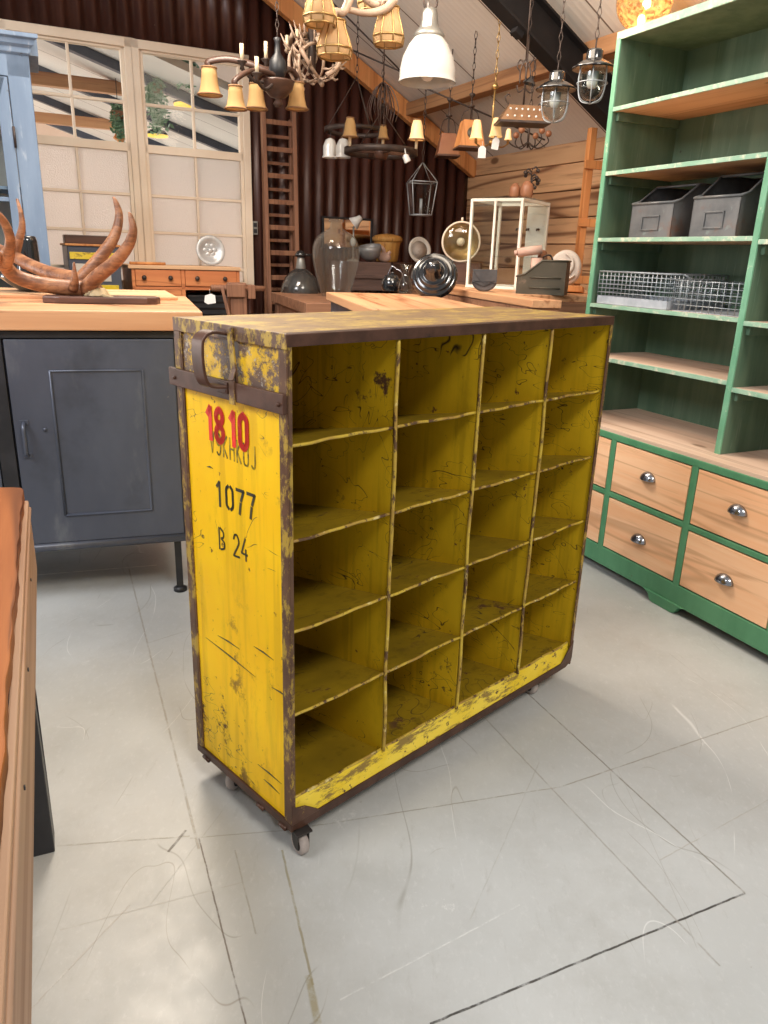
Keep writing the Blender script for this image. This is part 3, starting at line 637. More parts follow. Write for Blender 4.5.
# band, strap and handle on the left end
MB().box((-.010, -.001, .9415), (-.002, RD+.012, .9765)).box((-.002, .0, .944), (.001, .02, .974)).box((-.002, RD-.02, .944), (.001, RD, .974)).build('steel_band', 'frame_top', rack, bevel=.002)
stp = MB().box((-.0125, .142, .936), (-.009, .160, .980)); stp.beam((-.004, .150, .975), (-.005, .163, 1.072), .016, .004, up=(1, 0, 0)); stp.beam((-.0135, .151, .98), (-.0045, .153, 1.0), .016, .003, up=(1, 0, 0))
stp.build('vertical_strap', 'frame_side', rack, bevel=.001)
hp = bez([(-.003, .19, 1.060), (-.030, .195, 1.063), (-.046, .198, 1.052), (-.050, .198, 1.030), (-.050, .196, 1.000), (-.046, .193, .977), (-.036, .190, .968), (-.010, .182, .966)], 6)
hd = MB()
for i in range(len(hp)-1): pass
vs = []; fs = []
for i, p in enumerate(hp):
    d = (hp[min(i+1, len(hp)-1)]-hp[max(i-1, 0)]).normalized(); w = Vector((0, 1, 0)); nrm = d.cross(w).normalized()
    for a, b_ in ((-1, -1), (1, -1), (1, 1), (-1, 1)): vs.append(p+w*a*.018+nrm*b_*.0028)
for i in range(len(hp)-1):
    for k in range(4): fs.append((i*4+k, i*4+(k+1) % 4, i*4+4+(k+1) % 4, i*4+4+k))
fs.append((3, 2, 1, 0)); n_ = len(hp)*4-4; fs.append((n_, n_+1, n_+2, n_+3))
hd.add(vs, fs, False); hd.box((-.004, .165, 1.052), (-.0005, .205, 1.068)); hd.box((-.013, .165, .953), (-.009, .200, .974))
hd.build('handle', 'frame_top', rack, bevel=.0015)
rv = MB()
for (y, z) in ((.012, .958), (.36, .958), (.17, .958)): rv.sphere((-.0105, y, z), .004, 10)
rv.build('rivets', 'frame_top', rack)
# small hinge lumps under the bottom rail
hl = MB()
for y in (.03, .11, .33): hl.tube([(-.001, y-.012, RB-.001), (-.001, y+.012, RB-.001)], .005, 8)
hl.build('rail_lugs', 'frame_top', rack)
# casters
def caster(x, y, yaw):
    c = MB(); Rr = .026
    c.box((-.018, -.018, RB-.003), (.018, .018, RB+.001))
    for s_ in (-1, 1): c.prism([(-.012, RB-.003), (.014, RB-.003), (.012, .03), (-.004, .018), (-.012, .02)], .002, Matrix.Translation((0, s_*.013+.001, 0)) @ Matrix.Rotation(pi/2, 4, 'X'))
    o = c.build('caster', 'dark_steel', rack, mtx=Matrix.Translation((x, y, 0)) @ rotz(yaw))
    w = MB(); prof = [(.006, -.010), (Rr-.004, -.010), (Rr, -.006), (Rr, .006), (Rr-.004, .010), (.006, .010)]
    w.lathe(prof, 24, Matrix.Translation((.002, 0, Rr)) @ Matrix.Rotation(pi/2, 4, 'X')); w.build('tyre', 'castor_grey', o)
    h_ = MB().lathe([(.0001, -.012), (.016, -.0105), (.016, .0105), (.0001, .012)], 16, Matrix.Translation((.002, 0, Rr)) @ Matrix.Rotation(pi/2, 4, 'X')); h_.build('hub', 'dark_steel', o)
for (x, y, a) in ((.022, -.002, 1.43), (.905, .040, 1.35), (.03, .262, .3), (.90, .31, .4)): caster(x, y, a)

# stroke lettering on the left side panel; local plane: s runs right (towards the front), t up
ST = {'1': [[(.2, .8), (.55, 1), (.55, 0)]], '8': [[(.5, .52), (.15, .66), (.12, .85), (.5, 1), (.88, .85), (.85, .66), (.5, .52), (.1, .35), (.1, .12), (.5, 0), (.9, .12), (.9, .35), (.5, .52)]],
      '0': [[(.5, 1), (.12, .85), (.08, .5), (.12, .15), (.5, 0), (.88, .15), (.92, .5), (.88, .85), (.5, 1)]],
      '0s': [[(.36, .97), (.1, .82), (.08, .5), (.1, .18), (.36, .03)], [(.64, .97), (.9, .82), (.92, .5), (.9, .18), (.64, .03)]],
      '7': [[(.05, .96), (.95, .96), (.62, .55)], [(.56, .44), (.40, 0)]], 'B': [[(.12, 0), (.12, 1)], [(.35, 1), (.8, .85), (.78, .62), (.42, .53)], [(.5, .5), (.88, .38), (.88, .12), (.35, 0)]],
      '2': [[(.08, .78), (.25, .97), (.6, 1), (.85, .8), (.8, .58), (.12, .08), (.12, 0), (.9, .02)]], '4': [[(.68, 1), (.10, .30), (.45, .28)], [(.6, .28), (.95, .28)], [(.74, .5), (.74, 0)]],
      'V': [[(.1, 1), (.5, 0), (.9, 1)]], '9': [[(.85, .6), (.5, .45), (.15, .6), (.15, .88), (.5, 1), (.85, .85), (.85, .2), (.5, 0), (.15, .1)]],
      'K': [[(.15, 1), (.15, 0)], [(.85, 1), (.2, .5), (.85, 0)]], 'U': [[(.12, 1), (.12, .15), (.5, 0), (.88, .15), (.88, 1)]], 'I': [[(.5, 1), (.5, 0)]], 'J': [[(.8, 1), (.8, .15), (.5, 0), (.2, .1)]], 'H': [[(.12, 1), (.12, 0)], [(.88, 1), (.88, 0)], [(.12, .5), (.88, .5)]]}
def word(name, chars, v0, z0, cw, chh, gap, sw, m, lift, tilt=0, label=None):
    mb = MB(); s = 0
    for ch in chars:
        if ch != ' ':
            for stroke in ST[ch]:
                pts = [(lift, v0-(s+a*cw), z0+b_*chh+tilt*(s+a*cw)) for a, b_ in stroke]
                n = 3 if len(pts) > 3 else 1
                pts = bez(pts, 4) if len(pts) > 3 else [Vector(p) for p in pts]
                for i in range(len(pts)-1):
                    d = (pts[i+1]-pts[i]).normalized(); e = d*sw*.3
                    mb.beam(pts[i]-e, pts[i+1]+e, .0006, sw, up=Vector((1, 0, 0)).cross(d))
        s += (cw+gap)*(.42 if ch == ' ' and len(chars) == 5 else 1)
    o = mb.build(name, m, sp)
    if label: o['label'] = label
word('faded_lettering', 'V9KHKUJ', .262, .824, .0185, .042, .005, .0035, 'faded_paint', .0040, -.02, 'faded black letters beneath the red number')
word('red_number', '18 10', .270, .850, .0275, .062, .0062, .0125, 'red', .0034, .03, 'red hand painted number 1810')
word('stencilled_number', ['1', '0s', '7', '7'], .247, .716, .027, .050, .010, .0065, 'black_paint', .0038, .03, 'black stencilled number 1077')
word('stencilled_code', 'B 24', .243, .622, .023, .046, .004, .0042, 'black_paint', .0038, .03, 'thin black stencilled code B 24')
# dark drag scratches on the side panel
for (a, b_) in (((204, 638), (254, 678)), ((216, 636), (238, 650)), ((252, 647), (272, 661)), ((270, 688), (288, 700)), ((256, 765), (280, 785)), ((205, 467), (211, 469)), ((208, 848), (213, 851)), ((262, 780), (278, 795))):
    pa_ = onpl(*a, (RX, RY, 0), 134.53); pb_ = onpl(*b_, (RX, RY, 0), 134.53)
    iv = (Matrix.Translation((RX, RY, 0)) @ rotz(RA)).inverted(); A = iv @ Vector(pa_); B_ = iv @ Vector(pb_)
    if A.z < RB+.02 or B_.z < RB+.02: continue
    A.x = B_.x = .0042; Mx = A.lerp(B_, .5)+Vector((0, 0, .002)); MB().tube([A, Mx, B_], [.0004, .0018, .0003], 6).build('scratch_mark', 'black_paint', sp)
# ================================================================== green bookcase
G0 = onz(665, 609, 0); GY = -64.5
bk = thing('shop_bookcase', 'tall green painted shop bookcase with pine drawers on the right', 'bookcase', G0, radians(GY))
UL, UR = -.745, .83
def gu(px, py, n=0.0):            # local u, z on a plane n behind the drawer fronts
    q = onpl(px, py, G0+dirv(25.5)*n, GY); return float((q-G0)@dirv(GY)), float(q[2])
ft = MB(); ft.box((UL, 0, .035), (UR, .02, .112))
def foot(c): ft.prism([(c-.105, .04), (c-.075, .028), (c-.06, .004), (c-.045, 0), (c+.045, 0), (c+.06, .004), (c+.075, .028), (c+.105, .04)], .028, Matrix.Rotation(pi/2, 4, 'X') @ Matrix.Translation((0, 0, -.022)))
foot(-.66); foot(-.017); foot(.74)
ft.build('plinth', 'green', bk, bevel=.003)
fm = MB(); fm.box((UL, .0, .552), (UR, .02, .578)); fm.box((UL, .001, .326), (UR, .02, .347))
ST_ = [UL, -.397, .013, .41, UR-.028]
for s0 in ST_: fm.box((s0, 0, .11), (s0+.028, .02, .56))
fm.build('face_frame', 'green', bk, bevel=.003)
MB().box((UL, .02, .035), (UL+.02, .45, .575)).box((UR-.02, .02, .035), (UR, .45, .575)).box((UL, .44, .035), (UR, .45, .575)).build('carcass', 'green', bk, bevel=.002)
MB().box((UL-.004, .004, .575), (UR+.004, .46, .592)).build('counter_top', 'counter', bk, bevel=.002)
def cup():
    mb = MB(); n1, n2 = 14, 8; vs = []; fs = []
    for i in range(n1+1):
        a = pi*i/n1
        for j in range(n2+1):
            b_ = (pi/2)*j/n2; vs.append((.036*cos(a)*cos(b_)*1.0, -.024*sin(b_), .030*sin(a)*cos(b_)))
    for i in range(n1):
        for j in range(n2): fs.append((i*(n2+1)+j, (i+1)*(n2+1)+j, (i+1)*(n2+1)+j+1, i*(n2+1)+j+1))
    mb.add(vs, fs, True); return mb
for i in range(4):
    x0, x1 = ST_[i]+.031, ST_[i+1]-.003
    for z0, z1, hz in ((.352, .548, .448), (.117, .322, .203)):
        d = MB().box((x0, .001, z0), (x1, .018, z1)).box((x0+.01, .02, z0+.01), (x1-.01, .40, z1-.03)).build('drawer', 'pine_drawer', bk, bevel=.0015)
        xm = (x0+x1)/2
        h = cup().build('cup_handle', 'chrome', d, mtx=Matrix.Translation((xm, .0012, hz))); solid(h, .0015, 0); h['label'] = 'polished metal cup handle'
# hutch
HY0, HY1 = .09, .43; ZT = 2.0
hs = MB()
sides = [UL, .018, UR-.022]
for s0 in sides:
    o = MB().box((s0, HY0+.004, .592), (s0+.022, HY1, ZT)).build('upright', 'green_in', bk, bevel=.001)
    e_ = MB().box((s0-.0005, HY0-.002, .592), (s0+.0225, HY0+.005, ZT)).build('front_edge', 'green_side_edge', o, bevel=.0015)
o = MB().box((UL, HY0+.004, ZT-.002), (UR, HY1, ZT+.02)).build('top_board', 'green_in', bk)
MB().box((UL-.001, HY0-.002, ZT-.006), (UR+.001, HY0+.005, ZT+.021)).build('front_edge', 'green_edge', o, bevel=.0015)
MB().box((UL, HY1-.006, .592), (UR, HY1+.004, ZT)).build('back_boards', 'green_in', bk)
bays = [(UL+.022, .018, (1.768, 1.543, 1.300, 1.048, .842)), (.040, UR-.022, (1.765, 1.54, 1.290, 1.040, .823))]
for (a, b_, zs) in bays:
    for z in zs:
        s_ = MB().box((a+.0005, HY0+.006, z-.014), (b_-.0005, HY1-.007, z)).build('shelf', 'counter' if z < 1.1 else 'pine_x', bk)
        MB().box((a+.0005, HY0-.001, z-.0145), (b_-.0005, HY0+.007, z+.0005)).build('front_edge', 'green_edge', s_, bevel=.001)
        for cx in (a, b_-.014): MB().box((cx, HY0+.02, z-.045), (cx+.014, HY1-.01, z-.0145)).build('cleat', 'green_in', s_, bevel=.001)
BKM = Matrix.Translation(Vector(G0)) @ rotz(radians(GY))
def bpos(u, n, z): return BKM @ Vector((u, n, z))
# open-fronted steel bins
def bin_(root, w, d, h, hf, m, mi=None, plate=True):
    # local: front at y=0, depth +y, width x 0..w
    t = .003; prof = [(0, 0), (0, hf), (.035, hf+.010), (.11, h), (d, h), (d, 0)]
    for x in (0, w-t):
        o = MB().prism(prof, t, Matrix.Translation((x+0, 0, 0)) @ Matrix(((0, 0, 1, 0), (1, 0, 0, 0), (0, 1, 0, 0), (0, 0, 0, 1)))).build('side_wall', m, root)
    MB().box((0, 0, 0), (w, t, hf)).build('front_wall', m, root)
    MB().box((t, t, 0), (w-t, d-t, t)).build('base', mi or m, root)
    MB().box((t, d-t, 0), (w-t, d, h)).build('back_wall', mi or m, root)
    rm = MB()
    for x in (t/2, w-t/2): rm.tube([(x, 0, hf), (x, .035, hf+.010), (x, .11, h), (x, d, h)], .005, 8)
    rm.tube([(0, 0, hf), (w, 0, hf)], .005, 8); rm.tube([(0, .11, h), (w, .11, h)], .0045, 8); rm.tube([(0, d, h), (w, d, h)], .005, 8)
    rm.build('rolled_rim', m, root)
    if plate:
        p = MB(); cx, cz, a, b_ = w/2, hf*.42, w*.21, hf*.22
        for (x0, z0, x1, z1) in ((-a, -b_, a, -b_+.005), (-a, b_-.005, a, b_), (-a, -b_, -a+.005, b_), (a-.005, -b_, a, b_)): p.box((cx+x0, -.004, cz+z0), (cx+x1, .001, cz+z1))
        p.build('label_holder', m, root, bevel=.001)
for (pl, pr_, lab, hf, h) in ((628.5, 669.5, 'smaller left steel bin with label frame on the green shelf', .118, .182), (688.5, 735, 'larger right steel bin with open front on the green shelf', .125, .200)):
    ul, _ = gu(pl, 233, HY0+.01); ur, _ = gu(pr_, 233, HY0+.01)
    t = thing('storage_bin', lab, 'bin', bpos(ul, HY0+.012, 1.3007), radians(GY), 'steel bins on the bookcase shelf')
    bin_(t, ur-ul, .27, h, hf, 'bin', 'bin_dark')
# wire basket
ul, _ = gu(594, 301, HY0+.01); ur, _ = gu(668, 307, HY0+.02)
wb = thing('wire_basket', 'long low galvanised wire basket on the bookcase shelf under the bins', 'basket', bpos(ul+.012, HY0+.014, 1.0487), radians(GY))
w_, d_, h_ = ur-ul-.012, .285, .125
tb = MB(); tb.box((0, 0, 0), (w_, .002, .032)); tb.box((0, d_-.002, 0), (w_, d_, .032)); tb.box((0, 0, 0), (.002, d_, .032)); tb.box((w_-.002, 0, 0), (w_, d_, .032)); tb.box((0, 0, 0), (w_, d_, .002))
tb.build('tray', 'zinc_flat', wb)
def grid(mb, p, q, n, nz, z0, z1, r=.0016):
    p, q = Vector(p), Vector(q)
    for i in range(n+1):
        c = p.lerp(q, i/n); mb.tube([c+Vector((0, 0, z0)), c+Vector((0, 0, z1+.004))], r, 5)
    for k in range(nz): zz_ = z0+(z1-z0)*(k+1)/nz; mb.tube([p+Vector((0, 0, zz_)), q+Vector((0, 0, zz_))], r, 5)
for nm, p, q, n in (('front_mesh', (0, 0, 0), (w_, 0, 0), 17), ('side_mesh', (w_, 0, 0), (w_, d_, 0), 14), ('back_mesh', (0, d_, 0), (w_, d_, 0), 17), ('side_mesh', (0, 0, 0), (0, d_, 0), 14)):
    mb = MB(); grid(mb, p, q, n, 6, .03, h_); mb.build(nm, 'zinc', wb)
mb = MB(); mb.tube([(0, 0, h_), (w_, 0, h_), (w_, d_, h_), (0, d_, h_), (0, 0, h_)], .0032, 6); mb.build('rim_wire', 'zinc', wb)
mb = MB(); mb.tube(bez([(w_+.002, .06, h_), (w_+.016, .075, h_-.01), (w_+.02, .11, h_-.03), (w_+.016, .145, h_-.01), (w_+.002, .16, h_)], 5), .003, 6); mb.build('handle', 'zinc', wb)
wb2 = thing('wire_basket', 'square wire basket standing beside the long one against the divider', 'basket', bpos(ur+.012, HY0+.03, 1.0487), radians(GY))
w2 = .018-ur-.03; d2, h2 = .26, .105
for nm, p, q, n in (('front_mesh', (0, 0, 0), (w2, 0, 0), 11), ('side_mesh', (w2, 0, 0), (w2, d2, 0), 12), ('back_mesh', (0, d2, 0), (w2, d2, 0), 11), ('side_mesh', (0, 0, 0), (0, d2, 0), 12)):
    mb = MB(); grid(mb, p, q, n, 5, 0.002, h2); mb.build(nm, 'zinc', wb2)
MB().box((0, 0, 0), (w2, d2, .002)).build('tray', 'zinc_flat', wb2)

# ================================================================== grey metal cabinet, left
C0 = onz(183, 592, 0); CYAW = 18.0
gc = thing('metal_cabinet', 'dark grey metal cabinet with embossed door under the wooden worktop', 'cabinet', C0, radians(CYAW))
def cu(px, py): q = onpl(px, py, C0, CYAW); return float((q-C0)@dirv(CYAW)), float(q[2])
CL, CR, CZ0, CZ1, CD = -1.25, .035, .215, .945, .80
b = MB(); b.box((CL, .012, CZ0), (CR, CD, CZ0+.02)); b.box((CR-.02, .012, CZ0), (CR, CD, CZ1)); b.box((CL, CD-.02, CZ0), (CR, CD, CZ1)); b.box((CL, .012, CZ0), (CL+.02, CD, CZ1)); b.box((CL, .03, CZ0), (CR, .035, CZ1)); b.box((CL, .012, CZ1-.012), (CR, CD, CZ1))
b.build('body', 'gunmetal', gc, bevel=.002)
b = MB(); b.box((CL, 0, CZ1-.022), (CR, .02, CZ1)); b.box((CR-.014, -.001, CZ0), (CR, .02, CZ1)); dl, _ = cu(3, 340); b.box((dl-.055, .0, CZ0), (dl-.007, .02, CZ1-.02))
b.build('front_frame', 'black', gc, bevel=.002)
MB().tube([(CL, .004, CZ0+.002), (CR, .004, CZ0+.002)], .016, 12).build('bottom_rail', 'gunmetal', gc)
def door(x0, x1, hx):
    dr = MB().box((x0, -.003, CZ0+.018), (x1, .012, CZ1-.026)).build('door', 'gunmetal', gc, bevel=.0015)
    mx = .115; a, b2, c, d = x0+.125, x1-.105, CZ0+.115, CZ1-.125
    mb = MB(); mb.tube([(a, -.003, c), (b2, -.003, c), (b2, -.003, d), (a, -.003, d), (a, -.003, c)], .0055, 10)
    mb.build('raised_moulding', 'gunmetal', dr)
    h = MB(); h.tube(bez([(hx, -.006, .655), (hx-.001, -.026, .64), (hx, -.030, .60), (hx-.001, -.026, .56), (hx, -.006, .545)], 6), [.006]*2+[.0075]*21+[.006]*2, 10)
    for z in (.655, .545): h.box((hx-.013, -.006, z-.008), (hx+.013, -.002, z+.008))
    h.build('door_handle', 'gunmetal', dr, bevel=.001)
    k = MB(); k.tube([(hx+.06, -.004, .63), (hx+.06, -.007, .63)], .006, 10); k.build('lock', 'gunmetal', dr)
dr_, _ = cu(171, 338)
door(dl, CR-.018, cu(27, 445)[0])
MB().box((CL+.02, -.003, CZ0+.018), (dl-.058, .012, CZ1-.026)).build('door', 'gunmetal', gc, bevel=.0015)
for (x, y) in ((-.008, .02), (-.008, CD-.03), (CL+.03, .02), (CL+.03, CD-.03)):
    mb = MB(); mb.box((x-.012, y-.012, .01), (x+.012, y+.012, CZ0+.005)); mb.lathe([(.001, 0), (.024, 0), (.024, .012), (.012, .02), (.001, .02)], 16, Matrix.Translation((x, y, 0))); mb.build('leg', 'black', gc)
MB().box((CL-.03, -.02, .948), (.115, CD+.09, 1.010)).build('worktop', 'worktop', gc, bevel=.004)
WT = 1.010
def cl_(px, py, z): q = onz(px, py, z); r = q-C0; e = dirv(CYAW); n = dirv(CYAW+90); return float(r@e), float(r@n)
CM_ = Matrix.Translation(Vector(C0)) @ rotz(radians(CYAW))
# loose board on the worktop
x1, y1 = cl_(162, 284.5, 1.024); x2, y2 = cl_(178, 297, 1.024)
bd = thing('wooden_board', 'pale loose wooden board lying on the back of the left worktop', 'board', CM_ @ Vector((0, 0, WT)), radians(CYAW))
MB().prism([(CL, y2), (x2-.03, y2), (x2, y2+.02), (x2-.03, y1-.05 if y1 < 1.2 else 1.1), (CL, y1-.05 if y1 < 1.2 else 1.1)], .013).build('board', 'pine_x', bd, bevel=.003)
print('board', x1, y1, x2, y2)
# antler trophy
pf = onz(100, 308, WT); pr1 = onz(158, 303, WT)
an = thing('antler_trophy', 'large red-brown antlers mounted on a dark wooden plaque on the worktop', 'antlers', onz(104, 303, WT), radians(CYAW))
AO = np.array(an.location); inv = (Matrix.Translation(an.location) @ rotz(radians(CYAW))).inverted()
pts = []
L_ = msize(AO, 55)
poly = [(-L_*1.0, -.045), (-L_*.72, -.07), (L_*.75, -.07), (L_*.93, -.045), (L_*.99, 0), (L_*.93, .05), (L_*.7, .08), (-L_*.72, .08), (-L_, .05)]
MB().prism(poly, .024).build('plaque', 'plaque', an, bevel=.004)
by = float(AO[1])
def A(px, py, dy=0): return inv @ Vector(ony(px, py, by+dy))
hn = MB()
def horn(pts, r0, r1, p=1, n=14):
    q = bez([A(*a) for a in pts], 6); rs = taper(len(q), r0, r1, p); hn.tube(q, rs, n)
horn([(93, 291, .02), (80, 289, .0), (60, 287, -.02), (35, 283, -.05), (14, 275, -.08), (2, 262, -.12), (-10, 252, -.18)], .031, .022)
horn([(5, 266, -.12), (9, 254, -.15), (10, 238, -.19), (4, 222, -.22), (-4, 212, -.24)], .022, .010)
horn([(93, 288, .04), (75, 279, .07), (50, 273, .13), (28, 264, .20), (12, 255, .24), (0, 250, .28), (-20, 240, .3)], .028, .020)
horn([(14, 257, .24), (18, 243, .24), (22, 228, .24), (21, 214, .24), (17, 199, .25)], .021, .005)
horn([(77, 284, .05), (88, 272, .06), (103, 254, .08), (115, 235, .1), (119, 216, .12), (116, 203, .12), (113, 197, .12)], .027, .004, 1.5)
horn([(85, 290, .0), (97, 277, -.03), (115, 262, -.05), (128, 246, -.06), (133, 231, -.07), (131, 218, -.07), (129, 212, -.07)], .027, .004, 1.5)
horn([(73, 289, -.03), (75, 280, -.045), (74.5, 272, -.05), (74, 262, -.05)], .018, .003)
horn([(93, 288, .02), (94, 293, .01), (96, 299, 0)], .034, .034)
hn.build('antlers', 'antler', an)
bu = MB(); c = A(97, 297, .0)
vs = []; fs = []; n = 40
for k in range(n):
    t = 2*pi*k/n; r = .043*(1+.10*(k % 2)); vs += [(c.x+r*cos(t), c.y+r*sin(t)*.8, .026), (c.x+r*.62*cos(t), c.y+r*.55*sin(t), .052)]
for k in range(n): a = 2*k; b2 = 2*((k+1) % n); fs.append((a, b2, b2+1, a+1))
fs.append(tuple(range(1, 2*n, 2)))
bu.add(vs, fs, True); bu.build('burr', 'burr', an)
sh = MB(); sh.prism([(0, -.02), (.03, -.045), (.065, -.035), (.072, -.005), (.055, .03), (.01, .03)], .010, Matrix.Translation((c.x+.012, c.y-.02, .025)) @ Matrix.Rotation(.25, 4, 'Y')); sh.build('skull_piece', 'burr', an, bevel=.004)
# black pots behind the antlers
q = onz(31, 279, WT+.03); 
def lathe_thing(name, label, cat, loc, prof, m, n=28, group=None, part=None, rz=0, solidify=0):
    o = MB().lathe(prof, n).build(name, m); o.location = tuple(map(float, loc)); o.rotation_euler = (0, 0, rz)
    if solidify: solid(o, solidify, 0)
    return tag(o, label, cat, group)
q = ony(29, 262, 3.38); q[2] = WT+.0135
H_ = float(ony(30, 236, 3.38)[2])-q[2]
lathe_thing('vase', 'tall glossy black cylindrical pot behind the antlers', 'pot', q, [(.001, 0), (.046, 0), (.048, .01), (.042, H_*.9), (.038, H_-.004), (.034, H_), (.030, H_), (.030, .02), (.001, .02)], 'enamel_black')
q = ony(34, 275, 3.16); q[2] = WT+.0135
lathe_thing('bowl', 'low black glossy bowl behind the curved antler beams', 'bowl', q, [(.001, 0), (.05, 0), (.075, .012), (.12, .045), (.135, .062), (.128, .062), (.11, .045), (.06, .014), (.001, .012)], 'enamel_black')
# ================================================================== blue armoire
q = ony(47, 235, 3.92); AY = 24.0
ar = thing('glazed_armoire', 'blue-grey painted glazed cabinet standing behind the left worktop', 'cabinet', (q[0], q[1], 0), radians(AY))
ar0 = np.array([q[0], q[1], 0]); zt = float(onpl(36, 50, ar0, AY)[2]); print('armoire', q, zt)
W_, Dp = .95, .42
MB().box((-W_, 0.02, 0), (-W_+.02, Dp, zt-.02)).box((-.02, .02, 0), (0, Dp, zt-.02)).box((-W_, Dp-.015, 0), (0, Dp, zt-.02)).box((-W_, .02, zt-.04), (0, Dp, zt-.02)).box((-W_, .02, .05), (0, Dp, .08)).box((-W_+.02, .03, 1.12), (-.02, Dp-.02, 1.135)).box((-W_+.02, .03, 1.45), (-.02, Dp-.02, 1.465)).build('body', 'blue', ar, bevel=.002)
MB().box((-W_+.02, Dp-.03, .1), (-.02, Dp-.016, zt-.05)).build('pale_reflection_back', 'plaster', ar)  # pale panel added to imitate the reflection in the door glass
MB().box((-W_, 0, 0), (-W_+.09, .022, zt-.02)).box((-.095, 0, 0), (0, .022, zt-.02)).box((-W_, 0, zt-.12), (0, .022, zt-.02)).box((-W_, 0, 0), (0, .022, .12)).build('front_frame', 'blue', ar, bevel=.003)
co = MB(); prof = [(-.0, -.03), (-.012, -.02), (-.016, .0), (-.030, .012), (-.036, .03), (-.05, .038), (-.05, .055), (0.03, .055), (.03, -.03)]
co.add([(-W_-(-y if y < 0 else 0), y, zt+z) for y, z in prof]+[((-y if y < 0 else 0), y, zt+z) for y, z in prof], [tuple(range(9)), tuple(range(17, 8, -1))]+[(i, i+9, (i+1) % 9+9, (i+1) % 9) for i in range(9)])
co.box((0, .03, zt-.02), (.045, Dp, zt+.055)); co.box((-W_, .03, zt+.02), (0.01, Dp, zt+.055))
co.build('cornice', 'blue', ar, bevel=.002)
# arched glazed door
dx0, dx1 = -.50, -.098; dz1 = zt-.125; dw = .052
dm = MB(); dm.box((dx0, -.008, .13), (dx0+dw, .014, dz1)); dm.box((dx1-dw, -.008, .13), (dx1, .014, dz1)); dm.box((dx0, -.008, .13), (dx1, .014, .5)); dm.box((dx0+dw, -.004, 1.395), (dx1-dw, .01, 1.415))
ar_pts = [(dx0+.01, dz1), (dx1-.01, dz1), (dx1-dw, dz1-.13)]+[(dx1-dw-(dx1-dx0-2*dw)*t, dz1-.13+.075*sin(pi*t)) for t in np.linspace(0, 1, 14)][1:]+[]
dm.prism(ar_pts, .02, Matrix.Rotation(pi/2, 4, 'X') @ Matrix.Translation((0, 0, -.012)))
do = dm.build('door', 'blue', ar, bevel=.002)
MB().box((dx0+dw, .004, .5), (dx1-dw, .006, dz1-.03)).build('glass_pane', 'pane', do)
hg = MB()
for z in (zt-.42, 1.0): hg.tube([(dx1+.003, -.012, z), (dx1+.003, -.012, z+.09)], .006, 8)
hg.build('hinge', 'iron', do)
d2 = MB(); a_, b_ = -W_+.095, dx0-.004; d2.box((a_, -.008, .13), (a_+dw, .014, dz1)); d2.box((b_-dw, -.008, .13), (b_, .014, dz1)); d2.box((a_, -.008, .13), (b_, .014, .5)); d2.box((a_, -.008, dz1-.1), (b_, .014, dz1))
do2 = d2.build('door', 'blue', ar, bevel=.002); MB().box((a_+dw, .004, .5), (b_-dw, .006, dz1-.1)).build('glass_pane', 'pane', do2)

# ================================================================== foreground table
TZ = .66; T0 = onz(27, 487, TZ); TA = radians(-66)
tb_ = thing('rustic_table', 'red-brown wooden table with live edge at the lower left corner', 'table', (T0[0], T0[1], 0), TA)
edge = [(x, -.009+.0022*sin(x*19)*sin(x*7+1)+.001*sin(x*61)) for x in np.linspace(.015, 1.42, 60)]
poly = [(-.20, -.78), (-.01, -.03), (0, -.012)]+edge+[(1.42, -.78)]
MB().prism(poly, .028, Matrix.Translation((0, 0, TZ-.028))).build('tabletop', 'table', tb_, bevel=.003)
ap = MB(); ap.box((.012, -.012, TZ-.205), (1.41, .0, TZ-.029)); ap.build('side_rail', 'table_side', tb_, bevel=.003)
MB().tube([(.02, .001, TZ-.047), (1.40, .001, TZ-.047)], .0035, 8).build('rail_bead', 'table_side', tb_)
MB().box((.005, -.70, TZ-.2), (.03, -.012, TZ-.029)).build('end_rail', 'table', tb_, bevel=.003)
sc_ = MB()
for x in (.33, .70, 1.0): sc_.tube([(x, .0, TZ-.10), (x, .002, TZ-.10)], .0035, 8)
sc_.build('screw', 'black', tb_)
lg = onz(55, 852, 0); lr = (Matrix.Translation((T0[0], T0[1], 0)) @ rotz(TA)).inverted() @ Vector(lg)
for dx in (0, .75):
    MB().box((lr.x-.06+dx, lr.y-.10, 0), (lr.x+dx, lr.y-.012 if lr.y > 0 else lr.y, TZ-.205)).box((lr.x-.06+dx, -.70, 0), (lr.x+dx, -.62, TZ-.205)).box((lr.x-.06+dx, -.70, TZ-.24), (lr.x+dx, lr.y-.012 if lr.y > 0 else lr.y, TZ-.205)).build('leg', 'black', tb_, bevel=.002)
print('leg local', lr)
# ================================================================== benches in the middle of the shop
def bench(name, label, cat, z, p_far, p_near, width, mtop, mbody, body=True, th=.035, legs=False, extra=0):
    a, b_ = onz(*p_far, z), onz(*p_near, z); d = (b_-a)[:2]; L = float(np.hypot(*d))+extra; yaw = atan2(d[1], d[0])
    t = thing(name, label, cat, (a[0], a[1], 0), yaw)
    MB().box((0, 0, z-th), (L, width, z)).build('worktop', mtop, t, bevel=.003)
    if body: MB().box((.03, .02, 0), (L-.03, width-.02, z-th)).build('body', mbody, t, bevel=.003)
    return t, L
BA, LA = bench('low_cabinet', 'blue-grey cabinet with an orange-brown wooden top in mid shop', 'cabinet', 1.03, (326, 292), (371, 309), .50, 'worktop', 'gunmetal')
for x in (.1, .6):
    f_ = MB(); f_.box((x, .014, .3), (x+.42, .021, .95)); f_.build('panel', 'gunmetal', BA, bevel=.003)
